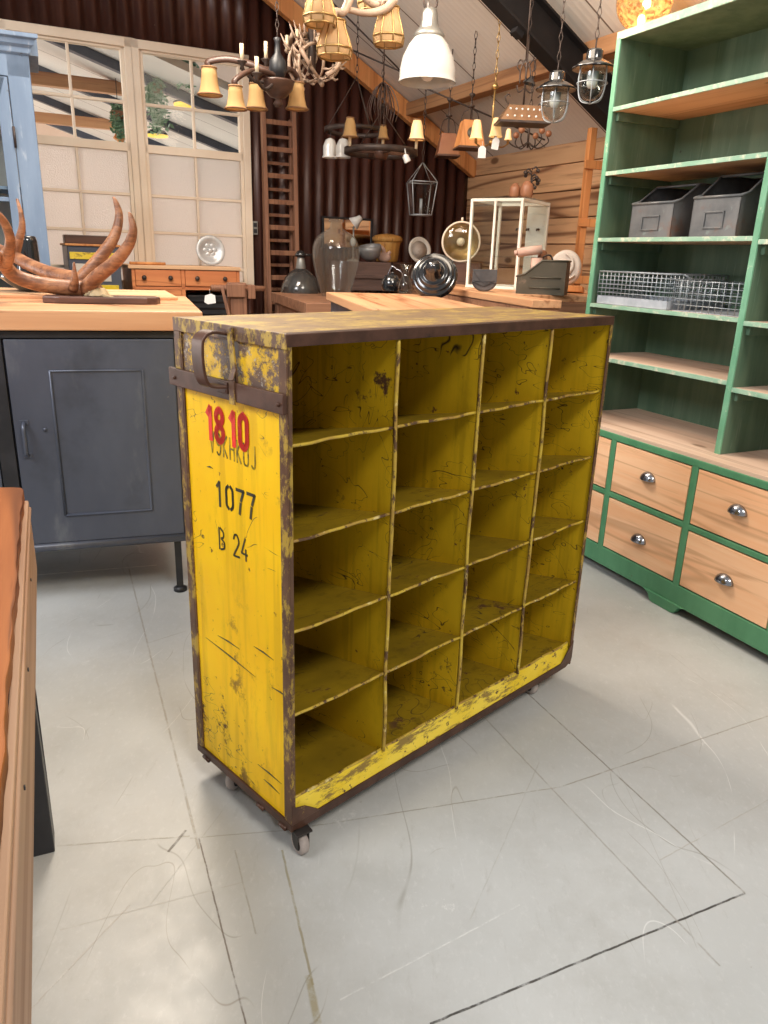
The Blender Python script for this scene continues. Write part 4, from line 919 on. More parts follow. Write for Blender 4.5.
# old workbench with vice
WBZ = .95
BC, LC = bench('workbench', 'old brown workbench in front of the leaning ladder', 'workbench', WBZ, (271, 292), (306, 303), .62, 'old_wood', 'old_wood', body=False, th=.06)
for (x, y) in ((.03, .02), (LC-.12, .02), (.03, .52), (LC-.12, .52)): MB().box((x, y, 0), (x+.09, y+.08, WBZ-.06)).build('leg', 'old_wood_z', BC, bevel=.004)
MB().box((.1, .03, WBZ-.22), (LC-.1, .055, WBZ-.06)).build('apron', 'old_wood', BC, bevel=.003)
MB().box((LC-.04, .02, WBZ-.2), (LC-.015, .6, WBZ-.06)).build('end_apron', 'old_wood', BC, bevel=.003)
vm = MB(); q = ony(237, 296, 4.6)
vc = thing('bench_vice', 'old wooden bench vice with screw beside the workbench', 'vice', (q[0], q[1], 0), radians(WY))
def V(px, py, dy=0): return Vector(ony(px, py, q[1]+dy))-Vector((q[0], q[1], 0))
rz_ = rotz(-radians(WY))
def VV(*a): return rz_ @ V(*a)
MB().box((-.05, -.04, 0), (.05, .04, 1.03)).build('post', 'old_wood_z', vc, bevel=.006)
vz = float(ony(237, 288, q[1])[2])
MB().box((-.075, -.06, vz-.05), (.035, -.0405, vz+.025)).box((.055, -.05, vz-.06), (.10, .03, vz+.02)).build('jaw', 'old_wood_z', vc, bevel=.005)
sc2 = MB(); sc2.tube([(-.16, -.03, vz), (.16, -.03, vz)], .016, 12)
for k in range(10): x = -.155+k*.011; sc2.lathe([(.016, x), (.021, x+.003), (.016, x+.006)], 12, Matrix.Translation((0, -.03, vz)) @ Matrix.Rotation(pi/2, 4, 'Y'))
sc2.build('screw', 'old_wood_z', vc)
MB().beam((-.10, -.05, vz), (-.06, -.06, vz-.20), .018, .018).build('tommy_bar', 'old_wood_z', vc)
def price_tag(px, py, y, label, w=.032, h=.042, rz=.2, roll=.15, shape=0):
    c = ony(px, py, y)
    pol = [(-w/2, -h/2), (w/2, -h/2), (w/2, h*.28), (w*.2, h/2), (-w*.2, h/2), (-w/2, h*.28)] if not shape else [(-w/2, -h*.3), (-w*.2, -h/2), (w/2, -h*.35), (w*.45, h*.35), (w*.1, h/2), (-w*.42, h*.3)]
    mb = MB(); mb.prism(pol, .001, Matrix.Rotation(roll, 4, 'Y') @ Matrix.Rotation(pi/2, 4, 'X')); mb.tube([(0, 0, h*.45), (0, .004, h*.9)], .0008, 5)
    o = mb.build('price_tag', 'tag'); o.location = tuple(map(float, c)); o.rotation_euler = (0, 0, rz)
    return tag(o, label, 'tag', 'white paper price tags')
price_tag(210, 299, q[1]-.12, 'white price tag hanging from the wooden bench vice', .066, .060, .1, 0, 1)

# back table (hidden legs) carrying the small things under the brown wall
def rud(px, py, z): p = onz(px, py, z)-O; return float(p@E1), float(p@E2)
BT = thing('back_table', 'long low dark table along the brown wall behind the glass bottle', 'table', room(-.72, .12, 0), radians(WY))
BTZ = .98
MB().box((0, -.72, BTZ-.03), (.70, .0, BTZ)).build('tabletop', 'old_wood', BT, bevel=.003)
for x in (.02, .63):
    for y in (-.70, -.07): MB().box((x, y, 0), (x+.05, y+.05, BTZ-.03)).build('leg', 'dark_wood', BT)
def onwallpar(px, py, d):        # point on the plane parallel to the back wall, d in front of it
    return onpl(px, py, room(0, d, 0), WY)
def boxthing(name, label, cat, px0, px1, ptop, d, z0, dep, m, bev=.003, part='body', group=None):
    a = onwallpar(px0, 270, d); b_ = onwallpar(px1, 270, d); t_ = onwallpar((px0+px1)/2, ptop, d)
    w = float((b_-a)@E1); h = float(t_[2])-z0
    t = thing(name, label, cat, (a[0], a[1], z0), radians(WY), group)
    return t, w, h, dep
t, w, h, dp = boxthing('wooden_crate', 'dark old wooden crate with handles behind the glass bottle', 'crate', 348, 391, 264, .62, BTZ, .3, 'crate')
for nm, a, b_ in (('side', (0, 0, 0), (w, .015, h)), ('side', (0, dp-.015, 0), (w, dp, h)), ('end', (0, .015, 0), (.015, dp-.015, h)), ('end', (w-.015, .015, 0), (w, dp-.015, h)), ('lid', (.0, .0, h-.001), (w, dp, h+.012))):
    MB().box(a, b_).build(nm, 'crate', t, bevel=.003)
MB().box((.02, -.012, h*.45), (w-.02, 0, h*.6)).box((.0, -.008, 0.0), (w, 0, .02)).build('batten', 'crate', t, bevel=.002)
crate_top = BTZ+h+.012
t, w, h, dp = boxthing('wooden_crate', 'plain dark wooden box under the orange wicker basket', 'box', 393, 436, 263, .42, BTZ, .34, 'dark_wood')
MB().box((0, 0, 0), (w, dp, h-.012)).build('body', 'dark_wood', t, bevel=.003); MB().box((-.004, -.004, h-.012), (w+.004, dp+.004, h)).build('lid', 'dark_wood', t, bevel=.003)
box_top = BTZ+h
# wicker basket
def stand(px, d, z, wpx): c = onwallpar(px, 262, d); return np.array([c[0], c[1], z]), msize(c, wpx)
c, r = stand(396, .44, box_top, 13.5); zt_ = float(onwallpar(396, 234, .30)[2]); H = zt_-box_top
c = c-E2*(-.0)
bs = thing('wicker_basket', 'orange-brown lidded wicker basket beside the dark wooden crate', 'basket', c-E2*.15)
r *= 1.03
MB().lathe([(.001, 0), (r*.74, 0), (r*.78, .01), (r*.92, H*.6), (r*.97, H*.72), (r*.9, H*.74), (.001, H*.74)], 48, flute=.02, nf=16).build('body', 'wicker', bs)
MB().lathe([(r*1.0, H*.70), (r*1.1, H*.74), (r*1.1, H*.84), (r*.9, H*.93), (r*.4, H*.98), (.001, H)], 40, flute=.006, nf=20).build('lid', 'wicker', bs)
# grey bowl, clay piece, figurine lamp on the crate
c, r = stand(371, .52, crate_top, 11.5)
o = lathe_thing('bowl', 'round grey metal bowl tilted on top of the dark crate', 'bowl', c+np.array([0, 0, r*.12]), [(.001, 0), (r*.35, 0), (r*.8, r*.35), (r, r*.9), (r*.98, r*1.25), (r*.92, r*1.25), (r*.9, r*.9), (r*.7, r*.4), (.001, r*.12)], 'greybowl'); o.rotation_euler = (.18, -.12, 0)
c, r = stand(384, .50, crate_top, 7)
mb = MB(); mb.sphere((0, 0, r*.7), r, 14, (1, .6, .7)); mb.tube(bez([(0, 0, r), (-r*.2, 0, r*1.8), (-r*.9, 0, r*2.4)], 4), taper(9, r*.35, r*.2), 8); mb.tube([(r*.3, 0, r*.9), (r*.9, 0, r*1.5)], [r*.4, r*.2], 8)
o = mb.build('clay_figure', 'terracotta'); o.location = tuple(c); tag(o, 'small pinkish clay figure beside the grey bowl on the crate', 'figurine')
c, r = stand(353, .50, crate_top, 6)
fg = thing('small_lamp', 'small pale metal spot lamp on a thin stem behind the bottle neck', 'lamp', c)
hh_ = float(onwallpar(352, 214, .5)[2])-crate_top
MB().lathe([(.001, 0), (r*1.1, 0), (r*1.0, .008), (r*.2, .02), (.001, .02)], 20).tube([(0, 0, .01), (0, 0, hh_*.75)], .006, 8).build('stand', 'grey_steel', fg)
MB().lathe([(.001, r*1.5), (r*.45, r*1.4), (r*.6, r*.8), (r*1.15, -r*.3), (r*1.0, -r*.3), (.001, r*.5)], 20, Matrix.Translation((r*.1, 0, hh_*.82)) @ Matrix.Rotation(.9, 4, 'Y')).build('lamp_head', 'enamel_white', fg)
MB().sphere((-.0, -.02, hh_*.42), r*.62, 14, (.8, .6, 1.2)).build('bulb', 'enamel_white', fg)
mb = MB(); mb.tube(bez([(-r*1.2, -.03, .03), (-r*.2, -.03, .05), (r*.8, -.03, .022), (r*1.8, -.03, .012)], 5), taper(16, .016, .008), 8)
# mirror on the wall
a = onwallpar(322, 216, .05); b_ = onwallpar(372, 250, .05); w = float((b_-a)@E1); z1, z0 = float(a[2]), float(b_[2])
mr = thing('mirror', 'dark framed mirror hanging on the brown wall behind the bottle', 'mirror', (a[0], a[1], z0), radians(WY)); h = z1-z0
MB().box((0, -.01, 0), (w, .015, .015)).box((0, -.01, h-.015), (w, .015, h)).box((0, -.01, 0), (.015, .015, h)).box((w-.015, -.01, 0), (w, .015, h)).build('frame', 'black', mr, bevel=.002)
MB().box((.012, .0, .012), (w-.012, .006, h-.012)).build('mirror_glass', 'mirror', mr)
MB().box((0, .006, 0), (w, .03, h)).build('backing', 'dark_wood', mr)
# round dish leaning
c, r = stand(418, .50, box_top, 12.5); 
ds = thing('round_dish', 'pale round dish with a raised rim leaning beside the wicker basket', 'dish', c+np.array([0, 0, r*.96]), radians(WY)); X90 = Matrix.Rotation(pi/2-.2, 4, 'X')
MB().lathe([(.001, 0), (r*.75, .0), (r*.85, .01), (r, .016), (r, .022), (r*.88, .026), (r*.72, .012), (.001, .01)], 36, X90).build('dish', 'white_paint', ds)
MB().lathe([(.001, .012), (r*.7, .014), (.001, .016)], 30, X90).build('glaze_centre', 'marble', ds)
c, r = stand(438, .60, BTZ, 3)
c[2] = box_top; c = onwallpar(434, 262, .56); c[2] = box_top
lathe_thing('bottle', 'little bottle with a pink label between dish and round lamp', 'bottle', c, [(.001, 0), (.014, 0), (.014, .05), (.006, .062), (.006, .08), (.001, .08)], 'enamel_black')
# glass demijohn on the workbench
q = onz(336, 298, WBZ); q = onz(335.5, 296.5, WBZ)
dj = thing('demijohn', 'large round clear glass demijohn bottle on the workbench', 'bottle', q)
hz = float(ony(336, 219, q[1])[2])-WBZ; R = msize(q, 23.2)
prof = [(.0, 0), (.50, .0), (.60, .02), (.70, .12), (.86, .30), (.97, .45), (1.0, .56), (.97, .65), (.85, .745), (.62, .815), (.38, .86), (.27, .89), (.25, .93), (.25, .955), (.31, .962), (.32, .985), (.28, 1.0)]
outp = [(max(a*R, .0005), b_*hz) for a, b_ in prof]; inn = [(max(a*R-.004, .0004), max(b_*hz, .006)) for a, b_ in prof][::-1]
pp = []
sp_ = bez([(a, 0, b_) for a, b_ in outp], 4); si = [Vector((max(p.x-.004, .0004), 0, max(p.z, .006) if p.z < hz*.99 else p.z)) for p in sp_][::-1]
MB().lathe([(max(p.x, .0004), p.z) for p in sp_], 48).build('glass_body', 'glass_demijohn', dj)
# black lamp shade resting on the workbench
q = onz(300, 293, WBZ); q = q+np.array([.0, .05, 0]); R = msize(q, 20.5); hh_ = float(ony(300, 249, q[1])[2])-WBZ
bs_ = thing('enamel_lampshade', 'dark grey enamel lamp shade standing on the workbench by the ladder', 'lamp shade', q)
MB().lathe([(R*.99, 0), (R, .004), (R*.93, hh_*.16), (R*.74, hh_*.36), (R*.45, hh_*.50), (R*.22, hh_*.56), (R*.2, hh_*.57)], 40).build('shade', 'enamel_grey', bs_)
MB().lathe([(R*.23, hh_*.55), (R*.25, hh_*.58), (R*.17, hh_*.80), (R*.15, hh_*.82), (.001, hh_*.83)], 24).build('neck', 'grey_steel', bs_)
k = MB(); k.lathe([(.001, hh_*.82), (R*.26, hh_*.82), (R*.28, hh_*.88), (R*.15, hh_*.96), (.001, hh_*.98)], 20); k.tube([(-R*.05, 0, hh_*.9), (R*.5, 0, hh_*.86)], .008, 8); k.build('cap', 'enamel_black', bs_)
# jar, kettle, black dome on the orange-topped cabinet
AZ = 1.03
q = onz(405, 293, AZ); q = q-np.array([0, .0, 0]); R = msize(q, 7.5)
jr = thing('glass_jar', 'small clear glass lamp jar beside the black enamel dome', 'jar', q)
sp_ = bez([(a*R, 0, b_*R) for a, b_ in ((.02, 0), (.85, 0), (1.0, .4), (.9, 1.2), (.5, 2.2), (.42, 2.8), (.6, 3.2), (.8, 3.6))], 4)
MB().lathe([(max(p.x, .0004), p.z) for p in sp_+[Vector((max(p.x-.003, .0003), 0, max(p.z, .004))) for p in sp_][::-1]], 32).build('glass_body', 'glass_clear', jr)
q = onz(391, 291, AZ); R = msize(q, 10)
kt = thing('black_kettle', 'black enamel kettle with bright handle left of the glass jar', 'kettle', q)
MB().lathe([(.001, 0), (R*.8, 0), (R, R*.25), (R*.98, R*.9), (R*.6, R*1.5), (R*.25, R*1.6), (.001, R*1.62)], 28).tube([(R*.1, 0, R*1.6), (R*.1, 0, R*1.8)], .01, 8).build('body', 'enamel_black', kt)
MB().tube(bez([(R*.4, -.01, R*2.1), (R*.9, -.01, R*1.9), (R*1.25, -.01, R*1.2), (R*1.3, -.01, R*.5)], 6), .0035, 8).tube(bez([(-R*.4, 0, R*1.4), (0, 0, R*2.3), (R*.5, -.005, R*2.1)], 6), .0035, 8).build('handle', 'chrome', kt)
c = onz(434, 296.5, AZ); R = msize(c, 23.5)
dm_ = thing('enamel_dome', 'shiny black ribbed enamel dome lamp lying tilted on the wooden top', 'lamp shade', c+np.array([.0, .06, R*.80]), radians(-8))
prof = [(R, .0), (R*1.0, .008), (R*.93, .015), (R*.92, .024), (R*.86, .018), (R*.80, .038), (R*.76, .044), (R*.68, .036), (R*.62, .058), (R*.56, .062), (R*.48, .052), (R*.40, .068), (R*.34, .075), (R*.32, .115), (R*.26, .13), (.001, .135)]
Mx = Matrix.Rotation(pi/2-.42, 4, 'X') @ rotz(.3)
MB().lathe(prof, 44, Mx).build('shade', 'enamel_black', dm_)
MB().lathe([(R*.98, .004), (R*.5, .05), (.001, .07)], 32, Mx).build('inside', 'white_inside', dm_)

# second, raised bench with the vitrine
BZ = 1.06
a = onz(435, 286, BZ); b_ = onz(533, 300, BZ); d = (b_-a)[:2]; yaw = atan2(d[1], d[0]); L2 = float(np.hypot(*d))
B2 = thing('raised_bench', 'pine topped bench carrying the white glass case', 'bench', (a[0], a[1], 0), yaw)
MB().prism([(0, 0), (L2, 0), (L2, .125), (L2-.46, .125), (L2-.46, .74), (.1, .74), (.1, .86), (-.75, .86), (-.75, .14)], .03, Matrix.Translation((0, 0, BZ-.03))).build('worktop', 'worktop', B2, bevel=.003)
MB().box((-.58, .14, 0), (L2-.5, .76, BZ-.031)).build('body', 'dark_wood', B2, bevel=.003)
MB().box((.0, .006, BZ-.085), (L2-.01, .022, BZ-.031)).box((L2-.03, .022, BZ-.085), (L2-.012, .12, BZ-.031)).box((L2-.47, .12, BZ-.085), (L2-.452, .79, BZ-.031)).build('apron', 'old_wood', B2, bevel=.002)
for x, y in ((L2-.08, .03), (L2-.5, .03)): MB().box((x, y, 0), (x+.05, y+.06, BZ-.031)).build('leg', 'old_wood_z', B2, bevel=.003)
B2M = Matrix.Translation((a[0], a[1], 0)) @ rotz(yaw)
# vitrine
v0 = onz(516, 290, BZ); vl = onz(466, 287.5, BZ); d = (v0-vl)[:2]; vy = -33.0; VW = float(np.hypot(*d))
vt = thing('glass_vitrine', 'white framed glass display case on the raised bench', 'display case', (v0[0], v0[1], BZ), radians(vy))
VH = float(onpl(516, 198, v0, vy)[2])-BZ; VDp = .30; P_ = .014; VW = .255
# local: near corner at origin, long face runs along -x, depth face along +y
def pl_(px, py, yw): q_ = onpl(px, py, v0, yw); return q_
vl2 = onpl(468, 245, v0, vy); VW = float(np.hypot(*(vl2-v0)[:2])); vr = onpl(548, 230, v0, vy+90); VDp = float(np.hypot(*(vr-v0)[:2])); print('vitrine', VW, VDp, VH, v0)
fm = MB()
for x in (-P_, -VW):
    for y in (0, VDp-P_): fm.box((x, y, 0), (x+P_, y+P_, VH))
for z in (0, VH-P_):
    fm.box((-VW, 0, z), (0, P_, z+P_)); fm.box((-VW, VDp-P_, z), (0, VDp, z+P_)); fm.box((-VW, 0, z), (-VW+P_, VDp, z+P_)); fm.box((-P_, 0, z), (0, VDp, z+P_))
MB().box((-VW-.004, -.004, VH+.0005), (.004, VDp+.004, VH+.006)).build('glass_top', 'pane', vt)
fm.build('frame', 'white_paint', vt, bevel=.0015)
MB().box((-VW*.52-.006, -.001, 0), (-VW*.52+.006, .01, VH)).build('door_stile', 'white_paint', vt, bevel=.001)
MB().box((-VW*.42, VDp-.008, .01), (-P_, VDp-.004, VH-.01)).build('back_board', 'skyblue_case', vt)
MB().box((-VW+P_, .005, .01), (-P_, .007, VH-.01)).build('front_glass', 'pane', vt)
MB().box((-.008, P_, .01), (-.006, VDp-P_, VH-.01)).build('side_glass', 'pane', vt)
MB().box((-VW+.006, P_, .01), (-VW+.008, VDp-P_, VH-.01)).build('side_glass', 'pane', vt)
MB().box((-VW+.01, .01, VH*.36), (-.01, VDp-.01, VH*.36+.005)).build('glass_shelf', 'pane', vt)
hk = MB()
for k in range(3): x = -.05-.06*k; hk.tube(bez([(x, VDp-.01, VH*.70), (x, VDp-.035, VH*.70), (x, VDp-.04, VH*.68)], 4), .004, 6); hk.sphere((x, VDp-.012, VH*.70), .007, 8)
hk.build('hook', 'iron', vt)
# pots and dark figure on the vitrine
VM = Matrix.Translation((v0[0], v0[1], BZ)) @ rotz(radians(vy))
for x, lb, s_ in ((-.085, 'left brown pottery jar standing on the white glass case', .92), (-.02, 'right brown pottery jar standing on the white glass case', 1.05)):
    p = VM @ Vector((x-.012, .10, VH+.0062)); r = .031*s_
    lathe_thing('pottery_jar', lb, 'jar', p, [(.001, 0), (r*.85, 0), (r, r*.5), (r*1.02, r*1.5), (r*.8, r*2.1), (r*.5, r*2.3), (r*.5, r*2.5), (.001, r*2.5)], 'pottery', group='pottery jars on the glass case')
p = VM @ Vector((-.055, .20, VH+.0062))
ir = thing('iron_figure', 'dark wrought iron ornament between the two pottery jars', 'ornament', p)
mb = MB(); rnd = random.Random(5)
mb.lathe([(.001, 0), (.03, 0), (.03, .006), (.001, .008)], 16); mb.tube([(0, 0, .005), (0, 0, .12)], .005, 8)
for k in range(9):
    a_ = rnd.uniform(0, 2*pi); z_ = .05+.012*k; rr = .045*rnd.uniform(.6, 1)
    mb.tube(bez([(0, 0, z_), (rr*.6*cos(a_), rr*.6*sin(a_), z_+.012), (rr*cos(a_), rr*sin(a_), z_-.005)], 4), .004, 6); mb.sphere((rr*cos(a_), rr*sin(a_), z_-.005), .011, 8)
mb.build('ornament', 'iron', ir)
# round glass lamp on a dark block behind the vitrine
c = ony(461, 242, 4.75); R = msize(c, 19.5)
blk = MB().box((-.13, -.07, 0), (.13, .07, float(c[2])-R-BZ)).build('wooden_block', 'dark_wood'); blk.location = (c[0], c[1]+.0, BZ); tag(blk, 'dark wooden block under the round glass lamp', 'block'); blk.rotation_euler = (0, 0, -.2)
gl_ = thing('round_glass_lamp', 'round ribbed glass signal lamp behind the white case', 'lamp', c, 0)
Mx = Matrix.Rotation(pi/2, 4, 'X')
mb = MB(); mb.lathe([(R*.93, -.02), (R, -.015), (R, .02), (R*.93, .025), (R*.90, .01), (R*.93, -.02)], 40, Mx); mb.tube([(0, 0, R), (0, 0, R+.02)], .007, 8); mb.build('rim', 'cream', gl_)
prof = [(R*.92*cos(t), .012+.035*sin(t)) for t in np.linspace(0, pi/2, 10)]; prof[-1] = (.001, prof[-1][1])
MB().lathe(prof+[(.001, prof[-1][1]-.004)]+[(max(a_-.004, .0005), b_-.004) for a_, b_ in prof[::-1]], 40, Mx).build('lens', 'glass_clear', gl_)
MB().lathe([(R*.9, .0), (R*.6, -.035), (.001, -.045)], 32, Mx).build('reflector', 'brass', gl_)
MB().sphere((0, .01, 0), R*.22, 12).build('bulb', 'candle', gl_)
# leather pouch
c = onz(478, 290, BZ); c = c+np.array([.01, -.16, 0]); 
r = msize(c, 12)
lp_ = thing('leather_pouch', 'dark grey half round leather pouch in front of the white case', 'pouch', c, radians(-10))
pol = [(-r, r*1.7), (r, r*1.75)]+[(r*cos(t), r*.75+r*.75*sin(t)) for t in np.linspace(0, -pi, 14)]
MB().prism(pol, .05, Mx @ Matrix.Translation((0, 0, -.025))).build('bag', 'leather', lp_, bevel=.008)
MB().prism([(x*1.02, z*.9+r*.2) for x, z in pol if z > r*.5]+[(0, r*.45)], .003, Mx @ Matrix.Translation((0, 0, .026))).build('flap', 'leather', lp_, bevel=.001)
# olive bin lying along the bench with rolls in it
c0 = onz(515.5, 293.5, BZ); c1 = onpl(553, 288, c0, -20)
ob_y = -18.0
c1 = onpl(554, 280, c0, ob_y); Lb = float(np.hypot(*(c1-c0)[:2])); hb_ = float(onpl(553, 261, c0, ob_y)[2])-BZ
ob = thing('steel_bin', 'olive brown steel bin with low open front on the raised bench', 'bin', tuple(Matrix.Translation(Vector(c0)) @ rotz(radians(ob_y)) @ Vector((-.0, .17, 0))), radians(ob_y-90))
print('olive', Lb, hb_)
bin_(ob, .17, Lb+.05, hb_, hb_*.52, 'olive', 'bin_dark', plate=True)
rb = MB(); rb.tube([(.172, .06, hb_*.5), (.172, Lb+.03, hb_*.5)], .003, 6).tube([(.172, .06, hb_*.2), (.172, Lb+.03, hb_*.2)], .003, 6); rb.build('pressed_rib', 'olive', ob)
OM = Matrix.Translation(ob.location) @ rotz(radians(ob_y-90))
p = OM @ Vector((.085, .075, .004))
rl_ = MB(); rl_.tube([(0, 0, 0), (-.01, -.01, hb_*1.05)], .026, 14); o = rl_.build('wooden_block', 'terracotta'); o.location = p; o.rotation_euler = (0, 0, .3); tag(o, 'upright pinkish wooden roller in the olive bin', 'roller')
rl_ = MB(); rl_.tube([(-.075, 0, 0), (.035, 0, .018)], .020, 14).tube([(-.09, 0, -.003), (-.075, 0, 0)], .012, 10); o = rl_.build('wooden_roller', 'terracotta'); o.location = p+Vector((-.02, -.01, hb_*1.05+.02)); o.rotation_euler = (0, 0, -.15); tag(o, 'pinkish wooden roller lying across the top of the olive bin', 'roller')
rl_ = MB(); rl_.lathe([(.001, -.006), (.040, -.006), (.042, 0), (.040, .006), (.001, .006)], 28, Mx); o = rl_.build('leather_disc', 'pottery'); o.location = p+Vector((.03, .04, hb_*.95+.01)); tag(o, 'brown round disc standing in the olive bin', 'disc'); o.rotation_euler = (0, .2, .9)
rl_ = MB(); rl_.tube(bez([(-.03, 0, 0), (-.02, 0, .04), (.01, 0, .05), (.03, 0, .02), (.034, 0, -.01)], 5), .004, 8); o = rl_.build('metal_hoop', 'iron'); o.location = p+Vector((.05, .02, hb_*.8)); tag(o, 'curved dark metal hoop rising from the olive bin', 'hoop')
# carved stone disc and orange stand
c = ony(565, 270, 3.92); R = msize(c, 16)
cs = thing('carved_stone', 'round pale carved stone ornament at the right end of the bench', 'ornament', (c[0], c[1], BZ+.03+R*1.05+.001), radians(-15), rot=(-.12, 0, radians(-20)))
mb = MB(); mb.lathe([(.001, -.02), (R*.95, -.02), (R*1.0, .0), (R*.95, .018), (R*.8, .02), (.001, .02)], 36, Mx @ Matrix.Diagonal((1, 1.12, 1, 1)))
for k in range(3):
    a0 = k*2.1+.5; sp_ = [(R*(.15+.6*t)*cos(a0+3.2*t), -.024, R*1.1*(.15+.6*t)*sin(a0+3.2*t)) for t in np.linspace(0, 1, 14)]; mb.tube(sp_, taper(14, R*.20, R*.06), 8)
mb.build('carving', 'marble', cs)
MB().box((-.11, -.05, -R*1.05-.03), (.10, .05, -R*1.05)).build('base_block', 'orange_wood', cs, bevel=.003)
# orange wooden ladder between bench and bookcase
c = ony(585, 200, 4.66)
lt = thing('wooden_ladder', 'orange-brown wooden ladder standing between plank wall and green bookcase', 'ladder', (c[0], c[1], 0), radians(20))
for x in (0, .33): MB().box((x-.02, -.02, 0), (x+.02, .02, 1.92)).build('rail', 'orange_wood', lt, bevel=.003)
for z in (.4, .72, 1.04+.07, 1.425, 1.73): MB().box((-.045, -.034, z-.022), (.36, -.018, z+.022)).build('rung', 'orange_wood', lt, bevel=.002)

# double ladder by the window
a = onwallpar(271, 285, .20); b_ = onwallpar(300, 285, .20); w = float((b_-a)@E1)
z1 = float(onwallpar(271, 100, .2)[2])
sl_ = thing('step_ladder', 'old brown wooden double ladder leaning on the corrugated wall by the window', 'ladder', (a[0], a[1], 0), radians(WY))
z1 = min(z1, 2.35)
for x in (0, w):
    MB().beam((x, 0, 0), (x, .12, z1), .028, .045, up=(0, 1, 0)).build('rail', 'old_wood_z', sl_, bevel=.003)
    MB().beam((x*.9+w*.05, .15, 0), (x*.9+w*.05, .145, z1-.08), .024, .03, up=(0, 1, 0)).build('rail', 'old_wood_z', sl_, bevel=.003)
dzr = abs(float(onwallpar(285, 201, .2)[2])-float(onwallpar(285, 227, .2)[2])); z = float(onwallpar(285, 253, .2)[2])
z -= dzr*int(z/dzr)
while z < z1-.05:
    MB().beam((0, .12*z/z1, z), (w, .12*z/z1, z), .03, .020, up=(0, 1, .2)).build('rung', 'old_wood_z', sl_, bevel=.002)
    zz_ = z+dzr*.5
    if zz_ < z1-.1: MB().beam((.01, .148, zz_), (w-.01, .148, zz_), .02, .018, up=(0, 1, .2)).build('rung', 'old_wood_z', sl_, bevel=.002)
    z += dzr

# dresser under the windows
DD = .42
a = onwallpar(131, 266, DD); b_ = onwallpar(239.5, 269, DD); w = float((b_-a)@E1); zt_ = 1.10
dr = thing('sideboard', 'orange-brown wooden sideboard with small drawers below the window', 'sideboard', (a[0], a[1], 0), radians(WY))
zt_ = float((onwallpar(132, 264, DD)[2]+onwallpar(239, 268, DD)[2])/2); zd0 = float(onwallpar(181, 287, DD)[2])
dpt = DD-.06
MB().box((-.02, -.012, zt_-.022), (w+.006, dpt, zt_)).build('top', 'pine_x', dr, bevel=.003)
MB().box((0, .012, 0), (w, .02, .1)).box((0, 0, 0), (.02, dpt, zt_-.022)).box((w-.02, 0, 0), (w, dpt, zt_-.022)).box((0, dpt-.01, 0), (w, dpt, zt_-.022)).box((0, 0, zd0-.018), (w, dpt, zd0)).box((w*.46-.012, 0, .0), (w*.46+.012, dpt, zt_-.022)).build('carcass', 'orange_x', dr, bevel=.002)
for i, (x0, x1) in enumerate(((.022, w*.46-.014), (w*.46+.014, w-.022))):
    d_o = MB().box((x0, -.004, zd0+.004), (x1, .012, zt_-.026)).build('drawer', 'orange_x', dr, bevel=.003)
    for fx in (.18, .76) if i == 0 else (.22, .76):
        kx = x0+(x1-x0)*fx
        MB().lathe([(.001, .022), (.012, .020), (.015, .012), (.009, .004), (.012, 0), (.001, 0)], 16, Matrix.Translation((kx, -.004, (zd0+zt_)/2-.01)) @ Matrix.Rotation(pi/2, 4, 'X')).build('knob', 'iron', d_o)
MB().box((.022, .0, .1), (w*.46-.014, .012, zd0-.02)).build('door', 'orange_x', dr, bevel=.003)
mb = MB(); x0, x1 = w*.46+.03, w-.05
t = thing('black_crate', 'black ribbed box inside the open part of the sideboard', 'box', Matrix.Translation((a[0], a[1], 0)) @ rotz(radians(WY)) @ Vector((x0, .05, .1)), radians(WY))
MB().box((0, 0, 0), (x1-x0, .22, zd0-.15)).build('box_body', 'black', t, bevel=.01)
mb = MB(); [mb.box((0, -.006, zd0-.2-.04*k), (x1-x0, 0, zd0-.19-.04*k)) for k in range(4)]; mb.build('rib', 'enamel_black', t)
DM = Matrix.Translation((a[0], a[1], 0)) @ rotz(radians(WY))
# plate
c = onwallpar(210, 249, .17); R = msize(c, 14.5)
pt = thing('pewter_plate', 'round embossed silvery plate leaning against the window', 'plate', (c[0], c[1], zt_+R*.985), radians(WY))
Mx2 = Matrix.Rotation(pi/2-.16, 4, 'X')
MB().lathe([(.001, 0), (R*.62, .0), (R*.7, .010), (R*.97, .014), (R, .018), (R*.96, .021), (R*.7, .016), (R*.60, .007), (.001, .006)], 44, Mx2, flute=.008, nf=18).build('plate', 'pewter', pt)
mb = MB()
for k in range(6): mb.sphere(Mx2 @ Vector((R*.32*cos(k*1.05), R*.32*sin(k*1.05), .004)), R*.22, 10, (1, .2, 1))
mb.sphere(Mx2 @ Vector((0, 0, .01)), R*.18, 10, (1, .4, 1)); mb.build('relief', 'pewter', pt)
o = MB().tube([(0, 0, 0), (.22, .01, 0)], .009, 8).build('wooden_stick', 'orange_wood'); o.location = DM @ Vector((.0, .05, zt_+.009)); o.rotation_euler = (0, 0, radians(WY)); tag(o, 'short round wooden stick lying on the sideboard', 'stick')
